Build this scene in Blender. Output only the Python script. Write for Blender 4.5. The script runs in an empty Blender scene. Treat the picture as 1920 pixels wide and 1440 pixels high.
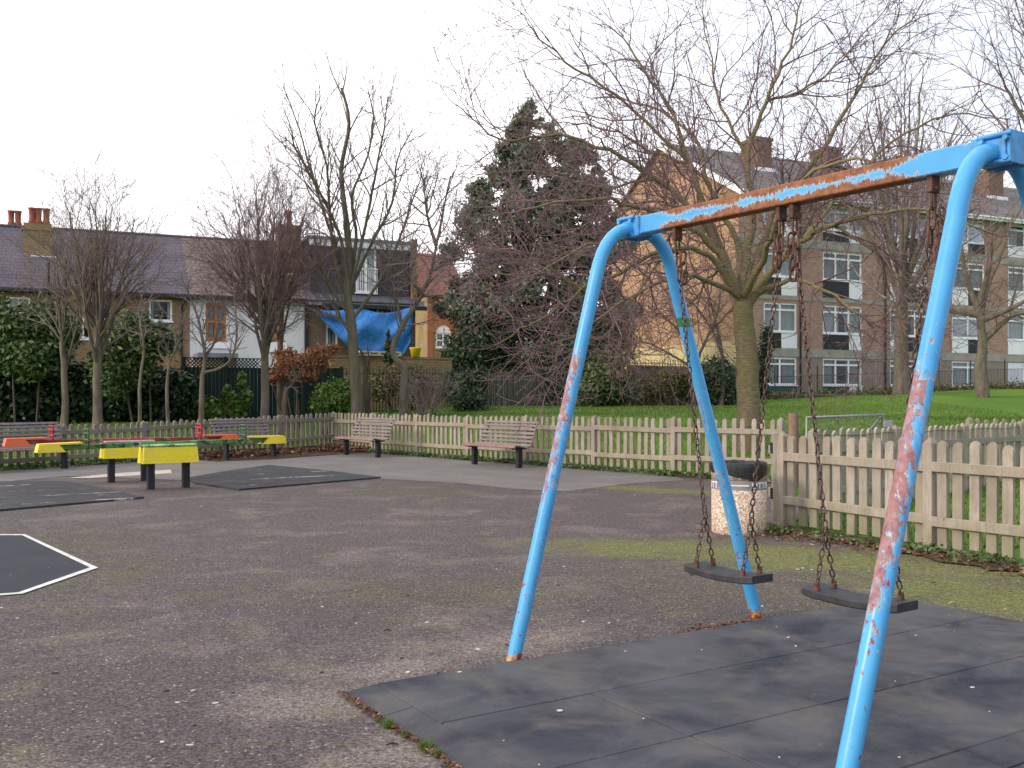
import bpy, math, random
import numpy as np
from mathutils import Vector, Matrix, Quaternion

# ------------------------------------------------------------------ camera, world, sun, exposure
sc = bpy.context.scene
COL = sc.collection
F, HZ, CAMH = 1850.0, 748.0, 1.4          # focal length in px of the 1920 wide photo, horizon row, eye height
cam_d = bpy.data.cameras.new("camera"); cam = bpy.data.objects.new("camera", cam_d); COL.objects.link(cam)
cam.location = (0, 0, CAMH); cam.rotation_euler = (math.radians(90), 0, 0)
cam_d.sensor_width = 36; cam_d.lens = 36 * F / 1920; cam_d.shift_y = (HZ - 720) / 1920
cam_d.clip_start = 0.05; cam_d.clip_end = 900
sc.camera = cam

SUN_DIR = Vector((-0.80, -0.42, 0.42)).normalized()
w = bpy.data.worlds.new("World"); sc.world = w; w.use_nodes = True
nt = w.node_tree; nt.nodes.clear()
out = nt.nodes.new('ShaderNodeOutputWorld'); bg = nt.nodes.new('ShaderNodeBackground')
sky = nt.nodes.new('ShaderNodeTexSky'); sky.sky_type = 'NISHITA'; sky.sun_disc = False
sky.sun_elevation = math.asin(SUN_DIR.z); sky.sun_rotation = math.atan2(SUN_DIR.x, SUN_DIR.y)
sky.air_density = 1.0; sky.dust_density = 2.0
tc = nt.nodes.new('ShaderNodeTexCoord'); mp = nt.nodes.new('ShaderNodeMapping'); mp.inputs['Scale'].default_value = (1, 1, 2.6)
ns = nt.nodes.new('ShaderNodeTexNoise'); ns.inputs['Scale'].default_value = 1.6; ns.inputs['Detail'].default_value = 6; ns.inputs['Roughness'].default_value = .55
mr = nt.nodes.new('ShaderNodeMapRange'); mr.inputs[1].default_value = .30; mr.inputs[2].default_value = .62; mr.inputs[3].default_value = .80; mr.inputs[4].default_value = 1.0
sx = nt.nodes.new('ShaderNodeSeparateXYZ')
gx = nt.nodes.new('ShaderNodeMapRange'); gx.inputs[1].default_value = -.1; gx.inputs[2].default_value = .75; gx.inputs[3].default_value = 1.0; gx.inputs[4].default_value = .62
mulc = nt.nodes.new('ShaderNodeMath'); mulc.operation = 'MULTIPLY'
mx = nt.nodes.new('ShaderNodeMix'); mx.data_type = 'RGBA'
cloud = nt.nodes.new('ShaderNodeMix'); cloud.data_type = 'RGBA'
cloud.inputs['A'].default_value = (4.9, 5.6, 6.9, 1); cloud.inputs['B'].default_value = (11.2, 11.0, 11.3, 1)
nt.links.new(tc.outputs['Generated'], mp.inputs['Vector']); nt.links.new(mp.outputs[0], ns.inputs['Vector'])
nt.links.new(ns.outputs['Fac'], mr.inputs[0]); nt.links.new(tc.outputs['Generated'], sx.inputs[0])
nt.links.new(sx.outputs['X'], gx.inputs[0]); nt.links.new(mr.outputs[0], mulc.inputs[0]); nt.links.new(gx.outputs[0], mulc.inputs[1])
mr2 = nt.nodes.new('ShaderNodeMapRange'); mr2.inputs[1].default_value = .62; mr2.inputs[2].default_value = .95
nt.links.new(mulc.outputs[0], mr2.inputs[0]); nt.links.new(mr2.outputs[0], cloud.inputs['Factor'])
nt.links.new(mulc.outputs[0], mx.inputs['Factor']); nt.links.new(sky.outputs[0], mx.inputs['A']); nt.links.new(cloud.outputs['Result'], mx.inputs['B'])
nt.links.new(mx.outputs['Result'], bg.inputs[0]); bg.inputs[1].default_value = 0.125
nt.links.new(bg.outputs[0], out.inputs[0])

sl = bpy.data.lights.new("sun", 'SUN'); sl.energy = 1.5; sl.angle = math.radians(11); sl.color = (1.0, .86, .68)
so = bpy.data.objects.new("sun", sl); COL.objects.link(so); so.rotation_euler = SUN_DIR.to_track_quat('Z', 'Y').to_euler()
so.location = (-20, -10, 20)
sc.view_settings.view_transform = 'Standard'; sc.view_settings.look = 'None'; sc.view_settings.gamma = 1; sc.view_settings.exposure = 0.40
sc.cycles.use_denoising = True; sc.cycles.max_bounces = 5; sc.cycles.transparent_max_bounces = 12
sc.cycles.caustics_reflective = False; sc.cycles.caustics_refractive = False

# ------------------------------------------------------------------ helpers
rnd = random.Random(7)
def PX(px, Y): return (px - 960) / F * Y
def PZ(py, Y): return CAMH + (HZ - py) / F * Y
def P3(px, py, Y): return Vector((PX(px, Y), Y, PZ(py, Y)))
def GP(px, py, z=0.0):
    Y = (CAMH - z) * F / (py - HZ); return Vector((PX(px, Y), Y, z))

def tag(o, label, cat, group=None, kind=None):
    o['label'] = label; o['category'] = cat
    if group: o['group'] = group
    if kind: o['kind'] = kind
    return o
def empty(name, loc, rz=0.0):
    o = bpy.data.objects.new(name, None); COL.objects.link(o); o.location = loc; o.rotation_euler = (0, 0, rz)
    o.empty_display_size = .2
    return o
def children_of(o): return [c for c in COL.objects if c.parent == o]
def copy_tree(o, parent=None):
    c = o.copy(); COL.objects.link(c); c.parent = parent
    for ch in children_of(o): copy_tree(ch, c)
    return c

class MB:
    def __init__(s): s.v = []; s.f = []; s.mi = []; s.sm = []
    def add(s, vs, fs, m=0, smooth=False):
        b = len(s.v); s.v.extend([tuple(v) for v in vs])
        for f in fs: s.f.append([b + i for i in f]); s.mi.append(m); s.sm.append(smooth)
    def box(s, x0, x1, y0, y1, z0, z1, M=None, m=0, bev=0.0):
        if bev <= 0:
            vs = [(x, y, z) for z in (z0, z1) for y in (y0, y1) for x in (x0, x1)]
            fs = [(0, 2, 3, 1), (4, 5, 7, 6), (0, 1, 5, 4), (2, 6, 7, 3), (0, 4, 6, 2), (1, 3, 7, 5)]
        else:
            b = min(bev, (x1-x0)*.45, (y1-y0)*.45, (z1-z0)*.45)
            vs = []; idx = {}
            for ix, X in enumerate((x0, x1)):
                for iy, Y in enumerate((y0, y1)):
                    for iz, Z in enumerate((z0, z1)):
                        dx = b if ix == 0 else -b; dy = b if iy == 0 else -b; dz = b if iz == 0 else -b
                        idx[ix, iy, iz] = len(vs)
                        vs += [(X, Y+dy, Z+dz), (X+dx, Y, Z+dz), (X+dx, Y+dy, Z)]
            g = lambda a, c, d, k: idx[a, c, d] + k
            fs = [(g(0,0,0,0), g(0,0,1,0), g(0,1,1,0), g(0,1,0,0)), (g(1,0,0,0), g(1,1,0,0), g(1,1,1,0), g(1,0,1,0)),
                  (g(0,0,0,1), g(1,0,0,1), g(1,0,1,1), g(0,0,1,1)), (g(0,1,0,1), g(0,1,1,1), g(1,1,1,1), g(1,1,0,1)),
                  (g(0,0,0,2), g(0,1,0,2), g(1,1,0,2), g(1,0,0,2)), (g(0,0,1,2), g(1,0,1,2), g(1,1,1,2), g(0,1,1,2))]
            for iy in (0, 1):
                for iz in (0, 1): fs.append((g(0,iy,iz,1), g(1,iy,iz,1), g(1,iy,iz,2), g(0,iy,iz,2)))
            for ix in (0, 1):
                for iz in (0, 1): fs.append((g(ix,0,iz,0), g(ix,1,iz,0), g(ix,1,iz,2), g(ix,0,iz,2)))
                for iy in (0, 1): fs.append((g(ix,iy,0,0), g(ix,iy,1,0), g(ix,iy,1,1), g(ix,iy,0,1)))
                for iy in (0, 1):
                    for iz in (0, 1): fs.append((g(ix,iy,iz,0), g(ix,iy,iz,1), g(ix,iy,iz,2)))
        if M is not None: vs = [M @ Vector(v) for v in vs]
        s.add(vs, fs, m)
    def bar(s, a, b, wid, hei, up=Vector((0, 0, 1)), m=0, bev=0.0):
        a = Vector(a); b = Vector(b); d = b - a; L = d.length; x = d.normalized(); y = up.cross(x).normalized(); z = x.cross(y)
        M = Matrix((x, y, z)).transposed().to_4x4(); M.translation = a
        s.box(0, L, -wid/2, wid/2, -hei/2, hei/2, M, m, bev)
    def tube(s, pts, rad, n=8, cap=True, m=0, smooth=True):
        pts = [Vector(p) for p in pts]; k = len(pts)
        if not hasattr(rad, '__len__'): rad = [rad] * k
        t0 = (pts[1] - pts[0]).normalized(); u = t0.orthogonal().normalized(); rings = []
        for i in range(k):
            t = (pts[min(i+1, k-1)] - pts[max(i-1, 0)]).normalized()
            u = (u - t * u.dot(t)).normalized(); v = t.cross(u)
            rings += [pts[i] + (u * math.cos(2*math.pi*j/n) + v * math.sin(2*math.pi*j/n)) * rad[i] for j in range(n)]
        fs = [(i*n+j, i*n+(j+1) % n, (i+1)*n+(j+1) % n, (i+1)*n+j) for i in range(k-1) for j in range(n)]
        s.add(rings, fs, m, smooth)
        if cap:
            s.add(rings[:n], [tuple(range(n))[::-1]], m); s.add(rings[-n:], [tuple(range(n))], m)
    def lathe(s, prof, n=24, c=(0, 0, 0), m=0, smooth=True):
        vs = [(c[0]+r*math.cos(2*math.pi*j/n), c[1]+r*math.sin(2*math.pi*j/n), c[2]+z) for r, z in prof for j in range(n)]
        fs = [(i*n+j, i*n+(j+1) % n, (i+1)*n+(j+1) % n, (i+1)*n+j) for i in range(len(prof)-1) for j in range(n)]
        s.add(vs, fs, m, smooth)
    def prism(s, poly, a0, a1, axis='z', m=0, M=None):
        n = len(poly)
        def V(p, a): return {'z': (p[0], p[1], a), 'y': (p[0], a, p[1]), 'x': (a, p[0], p[1])}[axis]
        vs = [V(p, a0) for p in poly] + [V(p, a1) for p in poly]
        if M is not None: vs = [M @ Vector(v) for v in vs]
        fs = [tuple(range(n))[::-1], tuple(range(n, 2*n))] + [(i, (i+1) % n, n+(i+1) % n, n+i) for i in range(n)]
        s.add(vs, fs, m)
    def torus(s, c, ax, up, L, W, r, n=10, k=5, m=0):
        """chain link: stadium loop, long axis `up`, width axis `ax`"""
        c = Vector(c); up = Vector(up).normalized(); ax = Vector(ax); ax = (ax - up*ax.dot(up)).normalized(); nn = up.cross(ax)
        R = W/2 - r; h = L/2 - r - R; vs = []
        for i in range(n):
            a = 2*math.pi*i/n + math.pi/n; o = ax*math.cos(a)+up*math.sin(a)
            ctr = c + o*R + up*(h if math.sin(a) > 0 else -h)
            vs += [ctr + (o*math.cos(2*math.pi*j/k) + nn*math.sin(2*math.pi*j/k))*r for j in range(k)]
        s.add(vs, [(i*k+j, ((i+1) % n)*k+j, ((i+1) % n)*k+(j+1) % k, i*k+(j+1) % k) for i in range(n) for j in range(k)], m, True)
    def build(s, name, mats, parent=None, fix=True):
        me = bpy.data.meshes.new(name); me.from_pydata(s.v, [], s.f)
        if not isinstance(mats, (list, tuple)): mats = [mats]
        for m in mats: me.materials.append(m)
        me.polygons.foreach_set('material_index', s.mi); me.polygons.foreach_set('use_smooth', s.sm)
        if fix:
            import bmesh
            bm = bmesh.new(); bm.from_mesh(me); bmesh.ops.recalc_face_normals(bm, faces=bm.faces); bm.to_mesh(me); bm.free()
        me.update(); o = bpy.data.objects.new(name, me); COL.objects.link(o); o.parent = parent
        return o

def np_mesh(name, V, Fc, mat, parent=None, smooth=False):
    """V (n,3), Fc (m,k) same-size faces"""
    me = bpy.data.meshes.new(name); k = Fc.shape[1]
    me.vertices.add(len(V)); me.vertices.foreach_set('co', np.asarray(V, dtype=np.float32).ravel())
    me.loops.add(Fc.size); me.loops.foreach_set('vertex_index', Fc.astype(np.int32).ravel())
    me.polygons.add(len(Fc)); me.polygons.foreach_set('loop_start', np.arange(0, Fc.size, k, dtype=np.int32))
    me.polygons.foreach_set('loop_total', np.full(len(Fc), k, dtype=np.int32))
    if smooth: me.polygons.foreach_set('use_smooth', np.ones(len(Fc), dtype=bool))
    me.materials.append(mat); me.update(calc_edges=True); me.validate()
    o = bpy.data.objects.new(name, me); COL.objects.link(o); o.parent = parent
    return o

# ------------------------------------------------------------------ material helpers
class NT:
    def __init__(s, name, rough=.8, spec=.3):
        s.m = bpy.data.materials.new(name); s.m.use_nodes = True; s.t = s.m.node_tree
        s.b = s.t.nodes['Principled BSDF']; s.b.inputs['Roughness'].default_value = rough
        s.b.inputs['Specular IOR Level'].default_value = spec; s._oc = None
    def n(s, typ, **kw):
        nd = s.t.nodes.new('ShaderNode' + typ)
        for k, v in kw.items():
            if k in nd.inputs: s.set(nd.inputs[k], v)
            else: setattr(nd, k, v)
        return nd
    def set(s, inp, v):
        if isinstance(v, bpy.types.NodeSocket): s.t.links.new(v, inp)
        elif isinstance(v, (tuple, list)) and inp.type == 'RGBA' and len(v) == 3: inp.default_value = (*v, 1)
        else: inp.default_value = v
    def oc(s):
        if s._oc is None: s._oc = s.n('TexCoord')
        return s._oc.outputs['Object']
    def vec(s, scale=(1, 1, 1), rot=(0, 0, 0), loc=(0, 0, 0), src=None):
        m = s.n('Mapping'); s.t.links.new(src or s.oc(), m.inputs['Vector'])
        m.inputs['Scale'].default_value = scale; m.inputs['Rotation'].default_value = rot; m.inputs['Location'].default_value = loc
        return m.outputs[0]
    def noise(s, scale, detail=3, rough=.55, v=None, dist=0):
        n = s.n('TexNoise', Scale=scale, Detail=detail, Roughness=rough, Distortion=dist); s.t.links.new(v or s.oc(), n.inputs['Vector'])
        return n.outputs['Fac']
    def vor(s, scale, v=None, feat='F1', out='Distance'):
        n = s.n('TexVoronoi', Scale=scale); n.feature = feat; s.t.links.new(v or s.oc(), n.inputs['Vector']); return n.outputs[out]
    def mr(s, v, a, b, c=0.0, d=1.0):
        n = s.n('MapRange'); s.set(n.inputs[0], v)
        for i, x in enumerate((a, b, c, d)): s.set(n.inputs[i+1], x)
        return n.outputs[0]
    def math(s, op, a, b=0.0):
        n = s.n('Math'); n.operation = op; s.set(n.inputs[0], a); s.set(n.inputs[1], b); return n.outputs[0]
    def mix(s, f, a, b, mode='MIX'):
        n = s.n('Mix'); n.data_type = 'RGBA'; n.blend_type = mode
        s.set(n.inputs['Factor'], f); s.set(n.inputs['A'], a); s.set(n.inputs['B'], b); return n.outputs['Result']
    def island(s): return s.n('NewGeometry').outputs['Random Per Island']
    def sep(s, v=None):
        n = s.n('SeparateXYZ'); s.t.links.new(v or s.oc(), n.inputs[0]); return n.outputs
    def bump(s, h, dist=.01, st=.5, normal=None):
        n = s.n('Bump', Strength=st, Distance=dist); s.t.links.new(h, n.inputs['Height'])
        if normal: s.t.links.new(normal, n.inputs['Normal'])
        s.t.links.new(n.outputs[0], s.b.inputs['Normal']); return n.outputs[0]
    def col(s, c): s.set(s.b.inputs['Base Color'], c); return s
    def uvwall(s):
        """(along wall, up) from object coords for walls facing x or y"""
        tcn = s._oc or s.n('TexCoord'); s._oc = tcn
        nn = s.sep(tcn.outputs['Normal']); f = s.math('GREATER_THAN', s.math('ABSOLUTE', nn[0]), .6)
        o = s.sep(); u = s.n('Mix', Factor=f, A=o[0], B=o[1]).outputs[0]
        c = s.n('CombineXYZ'); s.t.links.new(u, c.inputs[0]); s.t.links.new(o[2], c.inputs[1]); return c.outputs[0]

MT = {}
def plain(name, c, rough=.7, spec=.3, var=.25, sc_=3.0, metal=0, bump=0):
    s = NT(name, rough, spec); n = s.noise(sc_, 5)
    d = tuple(x*(1-var) for x in c); l = tuple(min(1, x*(1+var)) for x in c)
    s.col(s.mix(s.mr(n, .3, .7), d, l)); s.b.inputs['Metallic'].default_value = metal
    if bump: s.bump(s.noise(sc_*8, 4), bump, .6)
    MT[name] = s.m; return s.m

def brick_mat(name, c1, c2, mortar, scale=1.0, dirt=.25, low=None):
    s = NT(name, .9, .2); uv = s.uvwall()
    b = s.n('TexBrick', Scale=1.0, Color1=c1, Color2=c2, Mortar=mortar); s.t.links.new(uv, b.inputs['Vector'])
    b.inputs['Mortar Size'].default_value = .009*scale; b.inputs['Brick Width'].default_value = .225*scale; b.inputs['Row Height'].default_value = .075*scale
    b.inputs['Bias'].default_value = -.1
    n1 = s.noise(.8, 5); n2 = s.noise(7, 4)
    c = s.mix(s.mr(n1, .35, .7, 0, dirt*1.6), b.outputs['Color'], tuple(x*.45 for x in c1))
    c = s.mix(s.mr(n2, .4, .8, 0, .5), c, c2)
    if low is not None:
        z = s.sep()[2]; c = s.mix(s.mr(z, low-.02, low+.02, 1, 0), c, s.mix(.72, c, (.27, .235, .21)))
    s.col(c); s.bump(s.math('MULTIPLY', b.outputs['Fac'], -1.0), .01, .5); MT[name] = s.m; return s.m

def tile_mat(name, c1, c2, row, wdt, patch=None):
    s = NT(name, .75, .35); o = s.sep()
    cb = s.n('CombineXYZ'); s.t.links.new(o[0], cb.inputs[0]); s.t.links.new(o[2], cb.inputs[1])
    b = s.n('TexBrick', Scale=1.0, Color1=c1, Color2=c2, Mortar=tuple(x*.3 for x in c1)); s.t.links.new(cb.outputs[0], b.inputs['Vector'])
    b.inputs['Mortar Size'].default_value = row*.09; b.inputs['Brick Width'].default_value = wdt; b.inputs['Row Height'].default_value = row; b.inputs['Mortar Smooth'].default_value = .2
    n1 = s.noise(.7, 5); n2 = s.noise(9, 5)
    c = s.mix(s.mr(n1, .35, .7, 0, .5), b.outputs['Color'], tuple(x*1.7 for x in c2))
    c = s.mix(s.mr(n2, .55, .75, 0, .6), c, tuple(x*2.2 for x in c2) if patch is None else patch)
    s.col(c); s.bump(s.math('FRACT', s.math('DIVIDE', o[2], row)), .03, -.7); MT[name] = s.m; return s.m

def leaf_mat(name, c1, c2, c3=None, rough=.45, spec=.4, trans=.25):
    s = NT(name, rough, spec); r = s.island(); n = s.noise(.9, 3)
    c = s.mix(r, c1, c2); c = s.mix(s.mr(n, .35, .65, 0, .55), c, c1)
    if c3: c = s.mix(s.math('GREATER_THAN', r, .9), c, c3)
    s.col(c)
    tr = s.n('BsdfTranslucent'); s.t.links.new(c, tr.inputs[0]); ms = s.n('MixShader'); ms.inputs[0].default_value = trans
    s.t.links.new(s.b.outputs[0], ms.inputs[1]); s.t.links.new(tr.outputs[0], ms.inputs[2])
    s.t.links.new(ms.outputs[0], s.t.nodes['Material Output'].inputs[0]); MT[name] = s.m; return s.m

def bark_mat(name, c1, c2, moss=None, ring=False, sc_=6):
    s = NT(name, .9, .2)
    v = s.vec((1, 1, 5) if ring else (1, 1, .25)); n = s.noise(sc_, 6, .65, v)
    c = s.mix(s.mr(n, .35, .68), c1, c2)
    if moss: c = s.mix(s.mr(s.noise(1.3, 4), .45, .68, 0, .75), c, moss)
    s.col(c); s.bump(n, .03, .8); MT[name] = s.m; return s.m

# --- ground
def asphalt():
    s = NT('asphalt', .85, .3); o = s.oc()
    big = s.noise(.35, 4, .6); mid = s.noise(1.1, 6, .65, None, .4); fine = s.noise(55, 6, .8); agg = s.vor(75)
    c = s.mix(s.mr(big, .35, .65), (.088, .068, .074), (.120, .096, .100))
    c = s.mix(s.mr(mid, .50, .66, 0, .75), c, (.225, .19, .175))          # dry dusty patches
    c = s.mix(s.mr(s.noise(.55, 5, .6, s.vec(loc=(9, 3, 0))), .55, .72, 0, .6), c, (.058, .050, .053))
    def spot(cx, cy, rx, ry, rot=0.0):
        m = s.n('Mapping'); m.vector_type = 'TEXTURE'; s.t.links.new(o, m.inputs['Vector'])
        m.inputs['Location'].default_value = (cx, cy, 0); m.inputs['Scale'].default_value = (rx, ry, 1); m.inputs['Rotation'].default_value = (0, 0, rot)
        l = s.n('VectorMath'); l.operation = 'LENGTH'; s.t.links.new(m.outputs[0], l.inputs[0]); return s.mr(l.outputs['Value'], .2, 1.1, 1, 0)
    def total(lst):
        r = spot(*lst[0])
        for q in lst[1:]: r = s.math('MAXIMUM', r, spot(*q))
        return r
    nse = s.noise(2.2, 7, .7); nse2 = s.noise(14, 5, .7)
    sand = total([(-1.0, 4.55, .55, .5), (-.35, 3.95, .55, .8, -.5), (.0, 5.65, .9, .55, .5), (-.55, 5.15, .9, .35, .6), (-1.7, 3.4, .9, .6), (-.9, 3.1, .9, .8)])
    f = s.mr(s.math('ADD', sand, s.math('MULTIPLY', s.math('SUBTRACT', nse, .5), 1.8)), .3, 1.0, 0, .8)
    c = s.mix(f, c, s.mix(s.mr(nse2, .3, .7), (.24, .205, .18), (.33, .285, .26)))
    moss = total([(2.6, 8.7, 2.6, 1.0, -.45), (4.2, 7.6, 1.8, 1.0, -1.05), (1.3, 9.3, 1.5, .8, -.2), (3.4, 7.0, 1.5, 1.0, -.8), (2.2, 15.2, 2.6, .5, -.6)])
    mf = s.mr(s.math('ADD', moss, s.math('MULTIPLY', s.math('SUBTRACT', nse, .5), 2.2)), .10, .85, 0, .92)
    weak = total([(-.6, 7.2, 2.2, 1.0), (-4.6, 9.6, 1.6, 1.4), (1.8, 7.6, 2.2, 1.8), (-1.6, 14.6, 2.2, .8), (-3.4, 7.9, 1.0, 1.6)])
    wf = s.mr(s.math('ADD', weak, s.math('MULTIPLY', s.math('SUBTRACT', nse, .5), 1.7)), .25, 1.0, 0, .55)
    c = s.mix(wf, c, (.105, .10, .045)); c = s.mix(mf, c, s.mix(s.mr(nse2, .3, .7), (.13, .14, .028), (.22, .265, .03)))
    c = s.mix(s.mr(fine, .40, .66, 0, .65), c, s.mix(.55, c, (.34, .30, .28)))
    c = s.mix(s.mr(fine, .30, .48, .75, 0), c, (.035, .030, .032))
    vr = s.sep(s.vor(95, None, 'F1', 'Color')); vr2 = s.sep(s.vor(24, s.vec(loc=(3, 1, 0)), 'F1', 'Color'))
    c = s.mix(1.0, c, s.mix(vr[0], (.42, .40, .41), (1.50, 1.46, 1.42)), 'MULTIPLY'); c = s.mix(.28, c, s.mix(vr2[1], (.66, .66, .68), (1.34, 1.32, 1.30)), 'MULTIPLY')
    c = s.mix(s.math('GREATER_THAN', vr[1], .985), c, (.42, .38, .34)); c = s.mix(s.mr(s.vor(1.1, s.vec((1, 1, 1), (0, 0, .3)), 'DISTANCE_TO_EDGE'), 0, .006, .35, 0), c, (.04, .035, .035))
    s.col(c); s.bump(s.math('ADD', vr[0], s.math('MULTIPLY', fine, 1.5)), .012, .9); s.set(s.b.inputs['Roughness'], s.mr(big, .3, .7, .7, .95)); MT['asphalt'] = s.m
asphalt()
def paving():
    s = NT('paving', .85, .3); v = s.vec((1, 1, 1), (0, 0, .85))
    b = s.n('TexBrick', Scale=1.0, Color1=(.175, .165, .155), Color2=(.215, .20, .185), Mortar=(.09, .08, .07)); s.t.links.new(v, b.inputs['Vector'])
    b.inputs['Brick Width'].default_value = .9; b.inputs['Row Height'].default_value = .6; b.inputs['Mortar Size'].default_value = .008
    c = s.mix(s.mr(s.noise(.8, 5), .35, .7, 0, .6), b.outputs['Color'], (.13, .12, .115)); c = s.mix(s.mr(s.noise(5, 6, .7), .5, .75, 0, .5), c, (.27, .25, .23))
    c = s.mix(s.mr(s.noise(45, 4, .7), .4, .7, 0, .35), c, (.1, .09, .09))
    s.col(c); s.bump(s.noise(30, 5), .005, .5); MT['paving'] = s.m
paving()
def lawn():
    s = NT('lawn', .9, .15)
    c = s.mix(s.mr(s.noise(.25, 5), .35, .65), (.095, .19, .025), (.15, .27, .035)); c = s.mix(s.mr(s.noise(3.5, 6, .7), .45, .75, 0, .6), c, (.16, .27, .045))
    c = s.mix(s.mr(s.noise(28, 4, .7), .4, .7, 0, .5), c, (.045, .10, .015)); c = s.mix(s.mr(s.noise(1.3, 4, .6, s.vec(loc=(4, 2, 0))), .6, .75, 0, .35), c, (.15, .14, .06))
    s.col(c); s.bump(s.noise(40, 4, .8), .04, .7); MT['lawn'] = s.m
lawn()
def rubber(name, c1, c2, marks=False, stain=(.12, .105, .085)):
    s = NT(name, .8, .3)
    c = s.mix(s.mr(s.noise(1.7, 6, .62, None, .5), .36, .62), c1, c2); c = s.mix(s.mr(s.noise(2.6, 7, .65, None, .6), .5, .74, 0, .7), c, stain)
    c = s.mix(s.mr(s.island(), 0, 1, 0, .35), c, tuple(x*.55 for x in c1))
    c = s.mix(s.mr(s.noise(60, 4, .8), .45, .75, 0, .35), c, tuple(x*2.6 for x in c1)); c = s.mix(s.mr(s.noise(13, 6, .75), .62, .72, 0, .45), c, (.19, .175, .15))
    if marks:
        o = s.sep(s.vec((1, 1, 1), (0, 0, -.62))); fr = s.math('FRACT', s.math('MULTIPLY', o[1], .95))
        ln = s.math('MULTIPLY', s.mr(fr, .43, .46, 0, 1), s.mr(fr, .51, .54, 1, 0))
        c = s.mix(s.math('MULTIPLY', ln, s.mr(s.noise(1.3, 7, .8, None, .5), .53, .58)), c, (.45, .45, .42))
        c = s.mix(s.mr(s.noise(3.0, 8, .85), .60, .66, 0, .6), c, (.30, .30, .26))
    s.col(c); s.bump(s.noise(55, 5, .8), .006, .7); MT[name] = s.m
rubber('rubber_tile', (.022, .025, .038), (.100, .098, .106), stain=(.17, .145, .115)); rubber('rubber_mat', (.035, .035, .042), (.055, .055, .062), True); rubber('paint_dark', (.025, .026, .036), (.036, .037, .05), stain=(.05, .05, .055))
plain('white_line', (.62, .62, .58), .8, .2, .2, 9)
plain('soil', (.085, .055, .035), .95, .1, .5, 6, bump=.02)
# --- wood
def wood(name, c1, c2, green=(.17, .19, .075), gz=.35, vert=True):
    s = NT(name, .85, .2); v = s.vec((1, 1, .12) if vert else (.3, .3, 1)); n = s.noise(22, 6, .7, v); r = s.island()
    c = s.mix(s.mr(n, .3, .72), c1, c2); c = s.mix(s.mr(r, 0, 1, 0, .85), c, tuple(x*k_ for x, k_ in zip(c2, (.56, .55, .50)))); c = s.mix(s.mr(s.noise(60, 4, .6, v), .55, .72, 0, .55), c, tuple(x*.45 for x in c1)); c = s.mix(s.mr(s.noise(3.5, 5), .4, .7, 0, .5), c, tuple(x*.6 for x in c1))
    z = s.sep()[2]; g = s.math('MULTIPLY', s.mr(z, .05, gz, 1, .12), s.mr(s.noise(2.5, 4), .35, .6))
    c = s.mix(s.math('MULTIPLY', g, .75), c, green); c = s.mix(s.mr(s.noise(9, 3, .5), .72, .76, 0, .8), c, (.09, .055, .03))
    s.col(c); s.bump(n, .006, .6); MT[name] = s.m
wood('picket_wood', (.31, .265, .215), (.54, .475, .405), green=(.22, .21, .11), gz=.42); wood('picket_wood_grey', (.24, .205, .175), (.38, .33, .28), gz=.5)
wood('slat_wood', (.19, .145, .15), (.38, .32, .33), green=(.2, .18, .16), gz=.01, vert=False)
plain('slat_red', (.27, .15, .14), .8, .2, .35, 12)
wood('board_green', (.012, .030, .030), (.020, .046, .044), (.03, .06, .03), 1.4); plain('lattice_green', (.014, .034, .034), .8, .2, .3, 8)
wood('old_board', (.12, .10, .085), (.19, .16, .14), gz=.3)
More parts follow.
